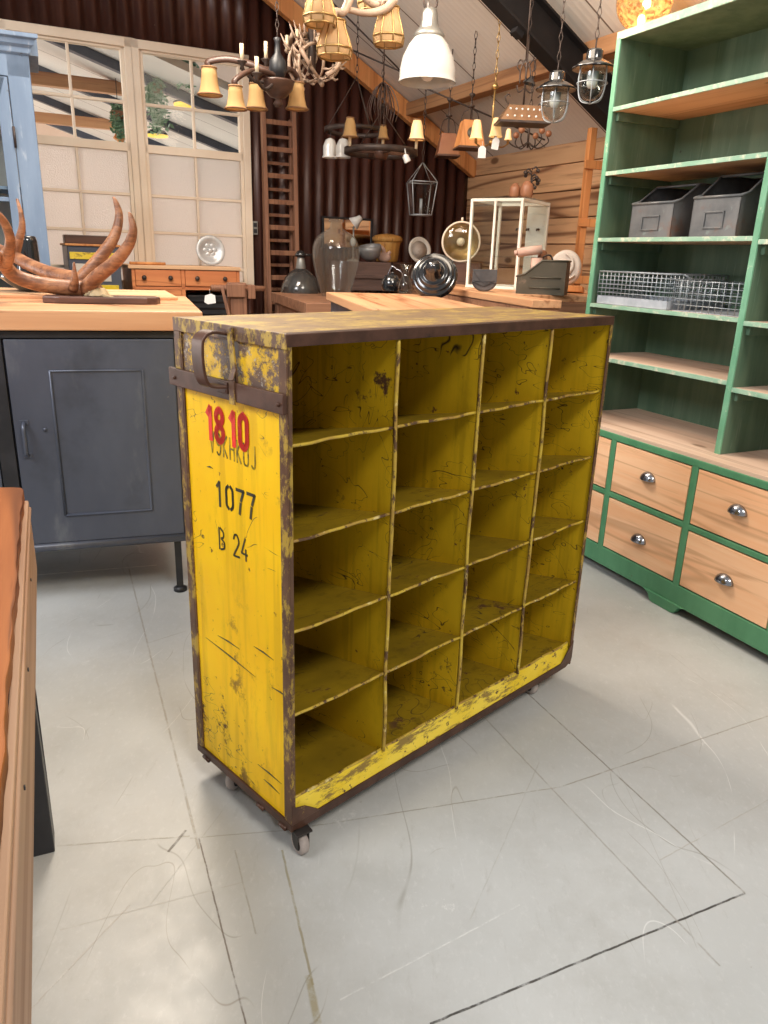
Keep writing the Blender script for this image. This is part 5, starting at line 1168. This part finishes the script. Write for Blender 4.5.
# painted box left of the sideboard, stood on a stool-like chest
c = onwallpar(90, 262, .46); c2 = onwallpar(129, 262, .46); w = float((c2-c)@E1)-.05; z1 = float(onwallpar(115, 247, .46)[2])
pb = thing('painted_box', 'grey and yellow painted wooden chest left of the sideboard', 'box', (c[0], c[1], 0), radians(WY)); w0 = w
MB().box((-.12, 0, 0), (w, .36, z1)).build('body', 'gunmetal', pb, bevel=.004)
MB().box((-.11, -.006, z1-.075), (w-.02, .0, z1-.035)).build('yellow_panel', 'yellow_lip', pb, bevel=.002)
MB().box((-.11, -.006, z1-.30), (w-.02, 0, z1-.22)).build('yellow_panel', 'yellow_lip', pb, bevel=.002)
MB().box((-.10, -.005, z1-.20), (w-.06, .0, z1-.10)).build('grey_panel', 'plaster', pb, bevel=.002)
MB().box((-.13, -.01, z1), (w+.005, .37, z1+.012)).build('lid', 'orange_wood', pb, bevel=.002)
PBM = Matrix.Translation((c[0], c[1], 0)) @ rotz(radians(WY))
o = MB().box((0, 0, 0), (.30, .14, .05)).build('flat_case', 'dark_wood', bevel=.004); o.matrix_world = PBM @ Matrix.Translation((-.12, .1, z1+.0122)); tag(o, 'flat dark red-brown case lying on the painted chest', 'case')
# ================================================================== hanging lamps
def hang(t, x, y, z, m='iron', name='chain', r=.0035, link=True):
    """chain from local point up to the ceiling"""
    L = t.location; w = Vector((x, y, z))+L; top = ceilz(np.array(w))-.002
    n = max(int((top-w.z)/.035), 1); mb = MB()
    if link and n < 60:
        for k in range(n):
            zc = z+(k+.5)*(top-w.z)/n; hl_ = (top-w.z)/n*.62; e = Vector((1, 0, 0)) if k % 2 else Vector((0, 1, 0)); p = Vector((x, y, zc))
            mb.tube([p+Vector((0, 0, hl_))+e*.002, p+e*.008, p-Vector((0, 0, hl_))+e*.002, p-Vector((0, 0, hl_))-e*.002, p-e*.008, p+Vector((0, 0, hl_))-e*.002, p+Vector((0, 0, hl_))+e*.002], r*.6, 5, False)
    else: mb.tube([(x, y, z), (x, y, top-L.z)], r, 6)
    return mb.build(name, m, t)
def bell(t, p, r, h, m='parch', top=.62, trim=True, n=28, up=False, prof=None):
    """fabric shade, p = centre of lower rim"""
    p = Vector(p); Mx_ = Matrix.Translation(p)
    pr = prof or [(r, 0), (r*.84, h*.14), (r*.72, h*.40), (r*.65, h*.7), (r*top, h)]
    o = MB().lathe(pr+[(a_-.0015, b_) for a_, b_ in pr[::-1]], n, Mx_).build('lamp_shade', m, t)
    if trim:
        for rr, zz_ in ((pr[0][0], 0), (pr[-1][0], h)): MB().tube([p+Vector((rr*cos(a_), rr*sin(a_), zz_)) for a_ in np.linspace(0, 2*pi, n+1)], .004, 6, False).build('trim', 'trim_shade', o)
    return o
# --- wooden-armed chandelier with parchment shades
y0 = 4.0; c = ony(278, 90, y0); ca = thing('candle_chandelier', 'dark chandelier with curved wooden arms and parchment shades left of the antler cluster', 'chandelier', c)
def La(px, py, dy=0, base=c, yy=y0): return Vector(ony(px, py, yy+dy))-Vector(base)
R = msize(c, 16)
MB().lathe([(.001, -R*.95), (R*.18, -R*.95), (R*.30, -R*.75), (R*.15, -R*.5), (R*.5, -R*.4), (R*.9, 0), (R*1.02, R*.4), (R*1.05, R*.5), (R*.6, R*.6), (.001, R*.6)], 32).build('bowl', 'chand_wood', ca)
MB().lathe([(.001, R*.55), (R*.4, R*.6), (R*.55, R*1.1), (R*.5, R*1.6), (R*.2, R*2.0), (R*.15, R*2.6), (R*.25, R*2.8), (.001, R*2.9)], 28).build('column', 'black', ca)
hang(ca, 0, 0, R*2.85)
arms = [((210, 95), 0.0, (198, 222), 24, (218, 60)), ((236, 109), -.20, (225, 247), 20, (232, 78)), ((256.5, 109), .22, (246, 268), 22, (252, 76)), ((297, 109), .10, (286, 308), 23, (296, 78))]
for (bp, dy, (xa, xb), hp, ap_) in arms:
    b0 = La(bp[0], bp[1], dy); w = msize(b0+Vector(c), (xb-xa)/2); h = msize(b0+Vector(c), hp)
    tp = b0+Vector((0, 0, h)); mid = La(ap_[0]+8, ap_[1]-2, dy*.7)
    pts = bez([tp+Vector((0, 0, .0)), tp+Vector((0, 0, .025)), (tp+Vector((0, 0, .055))).lerp(Vector((0, 0, R*1.1)), .3), (tp+Vector((0, 0, .06))).lerp(Vector((0, 0, R)), .65), Vector((0, 0, R*.7))], 6)
    MB().tube(pts, [.012]*len(pts), 10, True, 1.5).build('arm', 'chand_wood', ca)
    bell(ca, b0, w, h, 'parch', .6)
for (px, py, dy, hp) in ((242, 62, -.1, 16), (257, 74, -.22, 15), (266, 60, .12, 16)):
    b0 = La(px, py, dy); h = msize(b0+Vector(c), hp)
    MB().tube([b0, b0+Vector((0, 0, h))], .009, 10).build('candle', 'candle', ca)
    MB().lathe([(.001, -.03), (.012, -.03), (.008, -.015), (.022, 0), (.024, .004), (.001, .004)], 16, Matrix.Translation(b0)).tube(bez([b0-Vector((0, 0, .028)), b0.lerp(Vector((0, 0, R*.5)), .4)-Vector((0, 0, .05)), Vector((0, 0, R*.6))], 6), .008, 8).build('candle_arm', 'iron', ca)
# --- pale antler cluster chandelier
y1_ = 4.45; c = ony(312, 62, y1_); cb = thing('antler_chandelier', 'round cluster chandelier woven of pale antlers beside the wooden-armed one', 'chandelier', c)
rnd = random.Random(11); R = msize(c, 32)
for k in range(22):
    a0 = rnd.uniform(0, 2*pi); th = rnd.uniform(-.7, .75); ax = Vector((cos(a0)*cos(th), sin(a0)*cos(th), sin(th))); u_ = ax.orthogonal().normalized(); v_ = ax.cross(u_)
    ph = rnd.uniform(0, 2*pi); span = rnd.uniform(1.6, 2.8); rr = R*rnd.uniform(.7, 1.02); off = rnd.uniform(-.25, .35)*R
    pts = []
    for s_ in np.linspace(0, 1, 14):
        t_ = ph+span*s_; p = (u_*cos(t_)+v_*sin(t_))*rr*(1-.25*s_)+ax*off; p.z *= .82; pts.append(p)
    mb = MB(); mb.tube(pts, taper(14, .013, .004, .8), 8)
    for j in (4, 8):
        p = pts[j]; d_ = (p.normalized()*rnd.uniform(.4, 1)+Vector((rnd.uniform(-.6, .6), rnd.uniform(-.6, .6), rnd.uniform(-.2, .8)))).normalized(); L_ = R*rnd.uniform(.3, .5)
        mb.tube([p, p+d_*L_*.5, p+d_*L_*.9+Vector((0, 0, L_*.25))], [.008, .006, .002], 7)
    mb.build('antler', 'antler_pale', cb)
for (px, py) in ((287, 42), (297, 36), (325, 36)):
    b0 = La(px, py, .0, c, y1_); MB().tube([b0-Vector((0, 0, .035)), b0+Vector((0, 0, .03))], .009, 8).build('candle', 'candle', cb)
MB().tube([(0, 0, -R*.3), (0, 0, R*.9)], .02, 10).build('centre_post', 'iron', cb); hang(cb, 0, 0, R*.88)
# --- upper antler chandelier with pleated shades
y2_ = 3.4; c = ony(355, -14, y2_); cc = thing('shaded_antler_chandelier', 'antler chandelier with pleated fabric shades at the top edge of the picture', 'chandelier', c)
MB().lathe([(.001, -.03), (.03, -.03), (.05, 0), (.03, .04), (.02, .1), (.001, .1)], 20).build('hub', 'iron', cc)
for (px, py, wpx, hp, dy) in ((320, 25, 17, 30, -.12), (334.5, 57, 18, 31, -.05), (388.5, 45, 16, 32, .05), (372, 12, 15, 28, .3)):
    b0 = La(px, py, dy, c, y2_); w = msize(b0+Vector(c), wpx); h = msize(b0+Vector(c), hp)
    pr = [(w*.93, 0), (w, h*.22), (w*.82, h*.55), (w*.58, h*.88), (w*.62, h)]
    o = MB().lathe(pr+[(a_-.002, b_) for a_, b_ in pr[::-1]], 8, Matrix.Translation(b0) @ rotz(.3)).build('lamp_shade', 'silk', cc)
    mb = MB()
    for k in range(8):
        a_ = .3+2*pi*k/8; mb.tube([b0+Vector((r_*cos(a_), r_*sin(a_), z_)) for r_, z_ in pr], .0032, 5)
    for i_ in (0, 1, 4): mb.tube([b0+Vector((pr[i_][0]*cos(.3+2*pi*k/8), pr[i_][0]*sin(.3+2*pi*k/8), pr[i_][1])) for k in range(9)], .004, 5, False)
    mb.build('braid_trim', 'brass', o)
    tp = b0+Vector((0, 0, h)); pts = bez([tp-Vector((0, 0, .02)), tp+Vector((0, 0, .03)), tp.lerp(Vector((0, 0, 0)), .45)+Vector((0, 0, -.02)), Vector((0, 0, 0))], 6)
    MB().tube(pts, taper(len(pts), .010, .018), 10).build('antler_arm', 'antler_pale', cc)
q1 = bez([La(395, -2, 0, c, y2_), La(385, 9, 0, c, y2_), La(365, 13, 0, c, y2_), La(345, 10, 0, c, y2_), La(333, 20, 0, c, y2_)], 6); MB().tube(q1, taper(len(q1), .018, .008), 10).build('antler_arm', 'antler_pale', cc)
hang(cc, 0, 0, .1)
# --- wagon-wheel chandelier
y3 = 4.9; c = ony(381, 152, y3); cd = thing('wheel_chandelier', 'wooden ring chandelier with small cream shades and candle sticks', 'chandelier', c)
R = msize(c, 37)
def ring(r0, r1, h): return [(r0, -h), (r1, -h), (r1, h), (r0, h), (r0, -h)]
mb = MB(); mb.lathe(ring(R*.84, R, .016), 44)
mb.build('wheel_rim', 'iron', cd)
mb = MB(); [mb.beam((0, 0, 0), (R*.85*cos(a_), R*.85*sin(a_), 0), .022, .02) for a_ in (.4, 1.97, 3.54, 5.11)]; mb.lathe([(.001, -.04), (.035, -.04), (.045, -.01), (.04, .03), (.001, .035)], 20); mb.build('spokes', 'dark_wood', cd)
for (px, py, dy, hp, wp) in ((350, 137, -.13, 17, 8), (416.5, 140, -.10, 18, 8.5), (383, 139, .2, 12, 6)):
    b0 = La(px, py, dy, c, y3); w = msize(b0+Vector(c), wp); h = msize(b0+Vector(c), hp)
    bell(cd, b0, w, h, 'lit_shade' if px > 400 else 'parch', .45, True, 16)
    MB().tube([(b0.x, b0.y, 0.01), (b0.x, b0.y, b0.z+h*.4)], .009, 8).build('candle', 'candle', cd)
mb = MB()
for a_ in (.4, 2.5, 4.6): mb.tube([(R*.85*cos(a_), R*.85*sin(a_), .016), (0, 0, .22)], .003, 5)
mb.build('suspension_rod', 'iron', cd); hang(cd, 0, 0, .21)
b0 = La(408, 162, -.2, c, y3); MB().lathe([(.020, 0), (.018, .035), (.008, .045), (.001, .045)], 16, Matrix.Translation(b0) @ Matrix.Rotation(-.5, 4, 'Y')).tube([b0+Vector((-.015, 0, .04)), b0+Vector((-.02, 0.02, .07))], .004, 6).build('spotlight', 'enamel_white', cd)
y3b = 5.25; c = ony(356, 131, y3b); ce = thing('ring_chandelier', 'second dark ring chandelier with hanging tulip glass shades further back', 'chandelier', c); R = msize(c, 32)
MB().lathe(ring(R*.9, R, .012), 40).build('wheel_rim', 'iron', ce)
for (px, dy) in ((330, -.05), (343, -.2)):
    b0 = La(px, 158, dy, c, y3b); w = msize(b0+Vector(c), 7); h = msize(b0+Vector(c), 18)
    MB().lathe([(w*1.1, 0), (w*.95, h*.15), (w*.95, h*.6), (w*.6, h*.92), (w*.2, h)], 20, Matrix.Translation(b0), flute=.06, nf=6).build('tulip_shade', 'enamel_white', ce)
    MB().tube([b0+Vector((0, 0, h)), Vector((b0.x*.95, b0.y*.95, 0))], .004, 6).build('shade_rod', 'iron', ce)
mb = MB(); [mb.tube([(R*.95*cos(a_), R*.95*sin(a_), .0), (0, 0, .3)], .003, 5) for a_ in (1, 3.1, 5.2)]; mb.build('suspension_rod', 'iron', ce); hang(ce, 0, 0, .29)
# dried root bundle above the wheel
c = ony(383, 100, 4.75); dg_ = thing('dried_bunch', 'dark bunch of dried twigs hanging above the ring chandelier', 'dried plant', c)
mb = MB(); rnd = random.Random(3)
for k in range(26):
    a_ = rnd.uniform(0, 2*pi); l = rnd.uniform(.08, .17); s_ = rnd.uniform(.03, .10)
    mb.tube(bez([(0, 0, .09), (s_*cos(a_)*.6, s_*sin(a_)*.6, .09-l*.3), (s_*cos(a_), s_*sin(a_), .06-l*.7), (s_*cos(a_)*.8, s_*sin(a_)*.8, .04-l)], 3), taper(10, .004, .0015), 5)
mb.build('twigs', 'chand_wood', dg_); hang(dg_, 0, 0, .085, link=False)
# --- white factory pendant
y4 = 4.0; c = ony(427, 83, y4); wp = thing('factory_pendant', 'large white enamel factory pendant lamp near the top centre', 'lamp', c); R = msize(c, 28.8); k_ = msize(c, 1)
prof = [(R, 0), (R*.995, .006), (R*.97, .012), (R*.965, .03), (R*.96, R*.40), (R*.88, R*.75), (R*.70, R*1.12), (R*.52, R*1.34), (R*.42, R*1.42)]
MB().lathe(prof+[(a_-.002, b_-.001) for a_, b_ in prof[::-1]], 48).build('shade', 'enamel_white', wp)
MB().lathe([(R*.50, R*1.36), (R*.54, R*1.42), (R*.46, R*1.54), (R*.34, R*1.66), (R*.30, R*1.78), (R*.25, R*2.1), (R*.22, R*2.2), (R*.12, R*2.25), (.001, R*2.26)], 32).build('neck', 'grey_steel', wp)
MB().tube([Vector((.03*cos(a_), 0, R*2.42+.04*sin(a_))) for a_ in np.linspace(0, 2*pi, 18)], .005, 8, False).build('hanging_ring', 'iron', wp)
MB().tube([(0, 0, R*.3), (0, 0, R*1.2)], .03, 14).sphere((0, 0, R*.30), .035, 12).build('bulb', 'white_inside', wp)
hang(wp, 0, 0, R*2.42+.035)
price_tag(427.5, 18, y4-.05, 'white price tag on the neck of the white enamel pendant', .040, .072, .1, .05)
# --- two lanterns
def lantern(px, py, y, rpx, label, bulbous=1.0):
    c = ony(px, py, y); t = thing('cage_lantern', label, 'lamp', c, 0, 'black capped glass lanterns'); R = msize(c, rpx)
    MB().lathe([(R, 0), (R*1.01, .004), (R*.90, R*.12), (R*.62, R*.30), (R*.42, R*.36), (R*.40, R*.42), (R*.40, R*.70), (R*.34, R*.80), (R*.30, R*.82), (.001, R*.84)], 36).lathe([(R*.98, -.002), (.001, R*.1)], 36).build('cap', 'enamel_black', t)
    rg = R*.60; hg_ = -R*1.35
    pr = [(rg*.95, 0), (rg, hg_*.15), (rg*.98, hg_*.55), (rg*.80, hg_*.82), (rg*.45, hg_*.97), (.001, hg_)]
    MB().lathe(pr+[(max(a_-.003, .0005), b_+.003) for a_, b_ in pr[::-1]], 32).build('glass', 'glass_clear', t)
    MB().lathe([(.001, -.01), (rg*.45, -.01), (rg*.45, hg_*.45), (rg*.3, hg_*.6), (.001, hg_*.62)], 20).build('bulb', 'enamel_white', t)
    mb = MB()
    for k in range(6):
        a_ = k*pi/3+.3; mb.tube(bez([(rg*1.15*cos(a_), rg*1.15*sin(a_), .0), (rg*1.22*cos(a_), rg*1.22*sin(a_), hg_*.5), (rg*.9*cos(a_), rg*.9*sin(a_), hg_*.95), (0, 0, hg_*1.1)], 5), .0022, 5)
    mb.tube([(rg*1.2*cos(a_), rg*1.2*sin(a_), hg_*.45) for a_ in np.linspace(0, 2*pi, 30)], .0022, 5, False); mb.build('wire_cage', 'zinc', t)
    hang(t, 0, 0, R*.82, 'iron', r=.0025)
lantern(556, 90, 3.6, 20, 'black capped glass lantern hanging left of the steel beam end')
lantern(593.5, 69, 3.35, 21, 'black capped glass lantern hanging right beside the green bookcase top')
# --- seeded glass globe with lit bulbs
c = ony(645, 0, 3.72); gg = thing('glass_globe_lamp', 'glowing seeded glass globe lamp above the green bookcase', 'lamp', c); R = msize(c, 28)
pr = [(max(R*cos(t_), .0006), R*sin(t_)) for t_ in np.linspace(-pi/2, pi/2*.9, 26)]
mglob = pane('seeded_glass', .2, (1, .90, .78), .55, (1, .72, .45), 60)
MB().lathe(pr+[(max(a_*.97, .0005), b_*.97) for a_, b_ in pr[::-1]], 40).build('globe', mglob, gg)
mb = MB()
for (x, y, z) in ((.01, 0, -.012), (-.005, 0, -.075)): mb.sphere((x, y, z), .017, 12, (1, 1, 1.3))
mb.build('bulbs', 'bulb', gg); MB().lathe([(R*.16, R*.97), (R*.2, R*1.0), (R*.1, R*1.2), (.001, R*1.2)], 16).tube([(0, 0, -.05), (0, 0, R*1.1)], .005, 6).build('fitting', 'brass', gg); hang(gg, 0, 0, R*1.2, 'brass')
# --- dotted bronze lamp
c = ony(522, 123, 4.15); dl_ = thing('pierced_lamp', 'long bronze lamp with pierced dots and scrolls on a rod', 'lamp', c, radians(5)); a_ = msize(c, 25); h = msize(c, 15)
t_ = a_*.62
def fr_(x0, y0_, z0, x1, y1__, z1): return [(-x0, -y0_, z0), (x0, -y0_, z0), (x0, y0_, z0), (-x0, y0_, z0), (-x1, -y1__, z1), (x1, -y1__, z1), (x1, y1__, z1), (-x1, y1__, z1)]
MB().add(fr_(a_, .07, 0, a_*.62, .035, h), [(0, 1, 5, 4), (1, 2, 6, 5), (2, 3, 7, 6), (3, 0, 4, 7), (4, 5, 6, 7)]).build('shade', 'bronze', dl_, bevel=.002)
MB().box((-a_*1.03, -.073, -.010), (a_*1.03, .073, .002)).build('rim', 'iron', dl_, bevel=.002)
mb = MB()
for k in range(6):
    for zf in (.28, .72):
        w = a_*(1-.38*zf); x = -w*.8+1.6*w*k/5; mb.sphere((x, -(.07-.035*zf)-.001, h*zf), .0055, 8)
mb.build('stud', 'white_inside', dl_)
mb = MB(); mb.tube([(0, 0, h), (0, 0, h+.30)], .005, 8)
for sx in (-1, 1):
    mb.tube(bez([(0, 0, h+.16), (sx*.03, 0, h+.20), (sx*.045, 0, h+.17), (sx*.03, 0, h+.15)], 5), .0035, 6); mb.tube(bez([(sx*a_*.55, 0, h), (sx*a_*.75, 0, h+.03), (sx*a_*.65, 0, h+.05), (sx*a_*.55, 0, h+.04)], 5), .0035, 6); mb.tube(bez([(0, 0, h+.08), (sx*.03, 0, h+.06), (sx*.04, 0, h+.09)], 5), .0035, 6)
mb.build('scroll_rod', 'iron', dl_); hang(dl_, 0, 0, h+.295)
# small black funnel lamp above it
c = ony(529, 84, 4.05); fn = thing('funnel_lamp', 'small black curved-arm lamp hanging above the bronze pierced lamp', 'lamp', c)
MB().lathe([(.032, 0), (.028, .010), (.012, .022), (.006, .035), (.001, .036)], 20, Matrix.Rotation(.25, 4, 'Y')).build('shade', 'enamel_black', fn)
MB().tube(bez([(.004, 0, .034), (-.002, 0, .07), (-.025, 0, .10), (-.045, 0, .06), (-.045, 0, .0)], 6), .0035, 6).build('arm', 'iron', fn); hang(fn, -.024, 0, .098, link=False)
# --- orange lit box lantern & copper lamp
def trap(name, label, px, pb, ptop, y, wb_, wt_, m, rz=.2, hole=False, hang_px=95):
    c = ony(px, pb, y); t = thing(name, label, 'lamp', c, rz); a1 = msize(c, wb_); a2 = msize(c, wt_); h = float(ony(px, ptop, y)[2]-c[2])
    MB().add(fr_(a1, a1, 0, a2, a2, h), [(0, 1, 5, 4), (1, 2, 6, 5), (2, 3, 7, 6), (3, 0, 4, 7), (4, 5, 6, 7)]).build('shade', m, t, bevel=.002)
    MB().box((-a1*1.04, -a1*1.04, -.008), (a1*1.04, a1*1.04, .003)).build('rim', 'dark_wood', t, bevel=.001)
    if hole: MB().lathe([(.001, 0), (a1*.42, 0), (a1*.42, .003), (.001, .003)], 24, Matrix.Translation((0, -(a1+a2)/2-.004, h*.5)) @ Matrix.Rotation(pi/2+atan2(a1-a2, h)*-1, 4, 'X')).build('round_window', 'olive', t)
    hz = float(ony(px, hang_px, y)[2]-c[2]); mb = MB()
    mb.tube([(0, 0, h), (0, 0, hz)], .004, 6)
    zc = h+(hz-h)*.45
    mb.lathe([(.001, hz-.03), (.016, hz-.02), (.018, hz-.01), (.001, hz)], 14); mb.lathe([(.001, zc), (.020, zc+.005), (.020, zc+.012), (.001, zc+.015)], 14)
    for k in range(3):
        a_ = k*2.1+.4; mb.tube(bez([(0, 0, zc), (a2*.9*cos(a_), a2*.9*sin(a_), zc-.02), (a1*.85*cos(a_), a1*.85*sin(a_), h*.98)], 5), .0032, 6)
    mb.build('hanging_arms', 'iron', t); hang(t, 0, 0, hz-.003)
    return t
trap('box_lantern', 'orange copper box lamp with a round window hanging in the back corner', 469, 148, 121, 4.85, 13, 8.5, 'orange_wood', .15, True, 92)
trap('copper_lamp', 'dull copper trapezoid lamp hanging at the brown wall corner', 447, 156, 134, 5.15, 11, 7, 'pottery', .1, False, 97)
# --- brass chandelier with little yellow shades
y5 = 4.35; c = ony(492, 143, y5); cf = thing('brass_chandelier', 'thin brass chandelier with two small lit yellow shades', 'chandelier', c)
mb = MB(); mb.tube([(0, 0, -.01), La(493, 112, 0, c, y5), La(495, 90, 0, c, y5)], .005, 8); mb.sphere((0, 0, 0), .018, 12); mb.lathe([(.001, 0), (.02, .008), (.012, .03), (.001, .035)], 16, Matrix.Translation(La(495, 90, 0, c, y5))); mb.build('stem', 'brass', cf)
for (px, py, dy) in ((476, 139, -.08), (495.5, 137, -.10), (508, 140, .12)):
    b0 = La(px, py, dy, c, y5); w = msize(b0+Vector(c), 7 if px < 500 else 4); h = msize(b0+Vector(c), 17 if px < 500 else 10)
    bell(cf, b0, w, h, 'lit_shade', .45, False, 16)
    MB().tube([b0-Vector((0, 0, .02)), b0+Vector((0, 0, .03))], .007, 8).tube(bez([b0-Vector((0, 0, .02)), b0*.6-Vector((0, 0, .03)), Vector((0, 0, 0))], 5), .004, 6).build('arm', 'brass', cf)
hang(cf, La(495, 90, 0, c, y5).x, La(495, 90, 0, c, y5).y, La(495, 90, 0, c, y5).z+.03, 'brass')
price_tag(482, 152, y5-.15, 'left white price tag under the small yellow shades', .040, .056, .1, 0)
price_tag(495.5, 143.5, y5-.15, 'right white price tag hanging higher under the small yellow shades', .036, .056, .1, .12)
# --- small scrolled crystal chandelier under the bronze lamp
c = ony(528, 142, 4.6); ch = thing('scroll_chandelier', 'small dark scrolled iron chandelier with copper balls below the bronze lamp', 'chandelier', c)
mb = MB(); mb.tube([(0, 0, -.03), (0, 0, .14)], .006, 8)
for k in range(6):
    a_ = k*pi/3; R = .11; mb.tube(bez([(0, 0, .0), (R*.5*cos(a_), R*.5*sin(a_), -.03), (R*cos(a_), R*sin(a_), .0), (R*.95*cos(a_), R*.95*sin(a_), .03)], 5), .0035, 6); MB().sphere((R*cos(a_), R*sin(a_), .045), .018, 10).build('copper_ball', 'pottery', ch)
mb.build('arms', 'iron', ch); hang(ch, 0, 0, .135)
# --- hanging glass box on the brown wall
c = ony(420.5, 215, 5.1); hb2 = thing('glass_lantern', 'faint hanging glass lantern in front of the dark brown wall', 'lantern', c, .2); a1 = msize(c, 9); a2 = msize(c, 12.5); h = msize(c, 30)
MB().add(fr_(a1, a1, 0, a2, a2, h), [(0, 1, 5, 4), (1, 2, 6, 5), (2, 3, 7, 6), (3, 0, 4, 7), (0, 1, 2, 3)]).build('glass_box', 'pane', hb2)
mb = MB()
F8 = fr_(a1, a1, 0, a2, a2, h)
for i, j in ((0, 1), (1, 2), (2, 3), (3, 0), (4, 5), (5, 6), (6, 7), (7, 4), (0, 4), (1, 5), (2, 6), (3, 7)): mb.tube([F8[i], F8[j]], .0035, 5)
for i in (4, 5, 6, 7): mb.tube([F8[i], (0, 0, h*1.6)], .0025, 5)
mb.tube([(0, 0, 0), (0, 0, h*.5)], .010, 8); mb.build('metal_frame', 'zinc', hb2); hang(hb2, 0, 0, h*1.6)

# ================================================================== light
W = bpy.data.worlds.new('sky'); bpy.context.scene.world = W; W.use_nodes = True
bg = W.node_tree.nodes['Background']; bg.inputs[0].default_value = (.97, .97, .97, 1); bg.inputs[1].default_value = .42
def area(name, loc, target, sx, sy, power, col):
    l = bpy.data.lights.new(name, 'AREA'); l.shape = 'RECTANGLE'; l.size = sx; l.size_y = sy; l.energy = power; l.color = col
    o = bpy.data.objects.new(name, l); COL.objects.link(o); o.location = loc
    d = Vector(target)-Vector(loc); o.rotation_euler = d.to_track_quat('-Z', 'Y').to_euler(); return o
area('skylight_left', (-2.4, .3, 3.2), (-.3, 1.8, .4), 1.6, 1.2, 95, (.98, .98, 1.0))  # unseen: area light standing for a skylight out of view on the left
area('skylight_front', (1.9, -1.5, 4.8), (.5, 2.2, .4), 1.5, 1.1, 170, (1.0, .92, .82))  # unseen: area light standing for a skylight above and behind the camera
area('warm_fill_mid', (-1.0, 3.4, 2.9), (.1, 2.6, .3), .8, .7, 72, (1.0, .87, .72))  # unseen area light added under the closed ceiling for warmth and floor shadows
area('warm_fill_back', (.25, 3.1, 2.45), (.9, 5.4, 1.1), .8, .6, 13, (1.0, .84, .66))  # unseen area light added among the lamps to brighten the back corner
area('hall_side_fill', tuple(room(-8.6, -2.6, 1.5)), tuple(room(-2.5, -2.6, 2.1)), 3.2, 2.0, 330, (1.0, .95, .90))  # unseen area light added to brighten the hall ceiling beyond the panes
area('hall_fill', tuple(room(1.3, -3.0, 1.0)), tuple(room(-3.2, -2.6, 1.9)), 1.8, 1.2, 110, (1.0, .95, .90))  # second unseen hall light, added to whiten the textured panes
for (px, py, y, p) in ((476, 130, 4.3, .5), (416, 132, 4.85, .5), (645, 12, 3.72, .6)):
    l = bpy.data.lights.new('lamp_bulb', 'POINT'); l.energy = p; l.color = (1, .62, .28); l.shadow_soft_size = .03
    o = bpy.data.objects.new('lamp_bulb', l); COL.objects.link(o); o.location = ony(px, py, y)
sc = bpy.context.scene
sc.view_settings.view_transform = 'Standard'; sc.view_settings.look = 'None'; sc.view_settings.gamma = 1; sc.view_settings.exposure = 0.14
sc.view_settings.use_curve_mapping = False
sc.cycles.max_bounces = 8; sc.cycles.transparent_max_bounces = 12; sc.cycles.transmission_bounces = 8; sc.cycles.diffuse_bounces = 4
sc.cycles.caustics_reflective = False; sc.cycles.caustics_refractive = False
sc.cycles.sample_clamp_indirect = 6
bpy.context.view_layer.update()
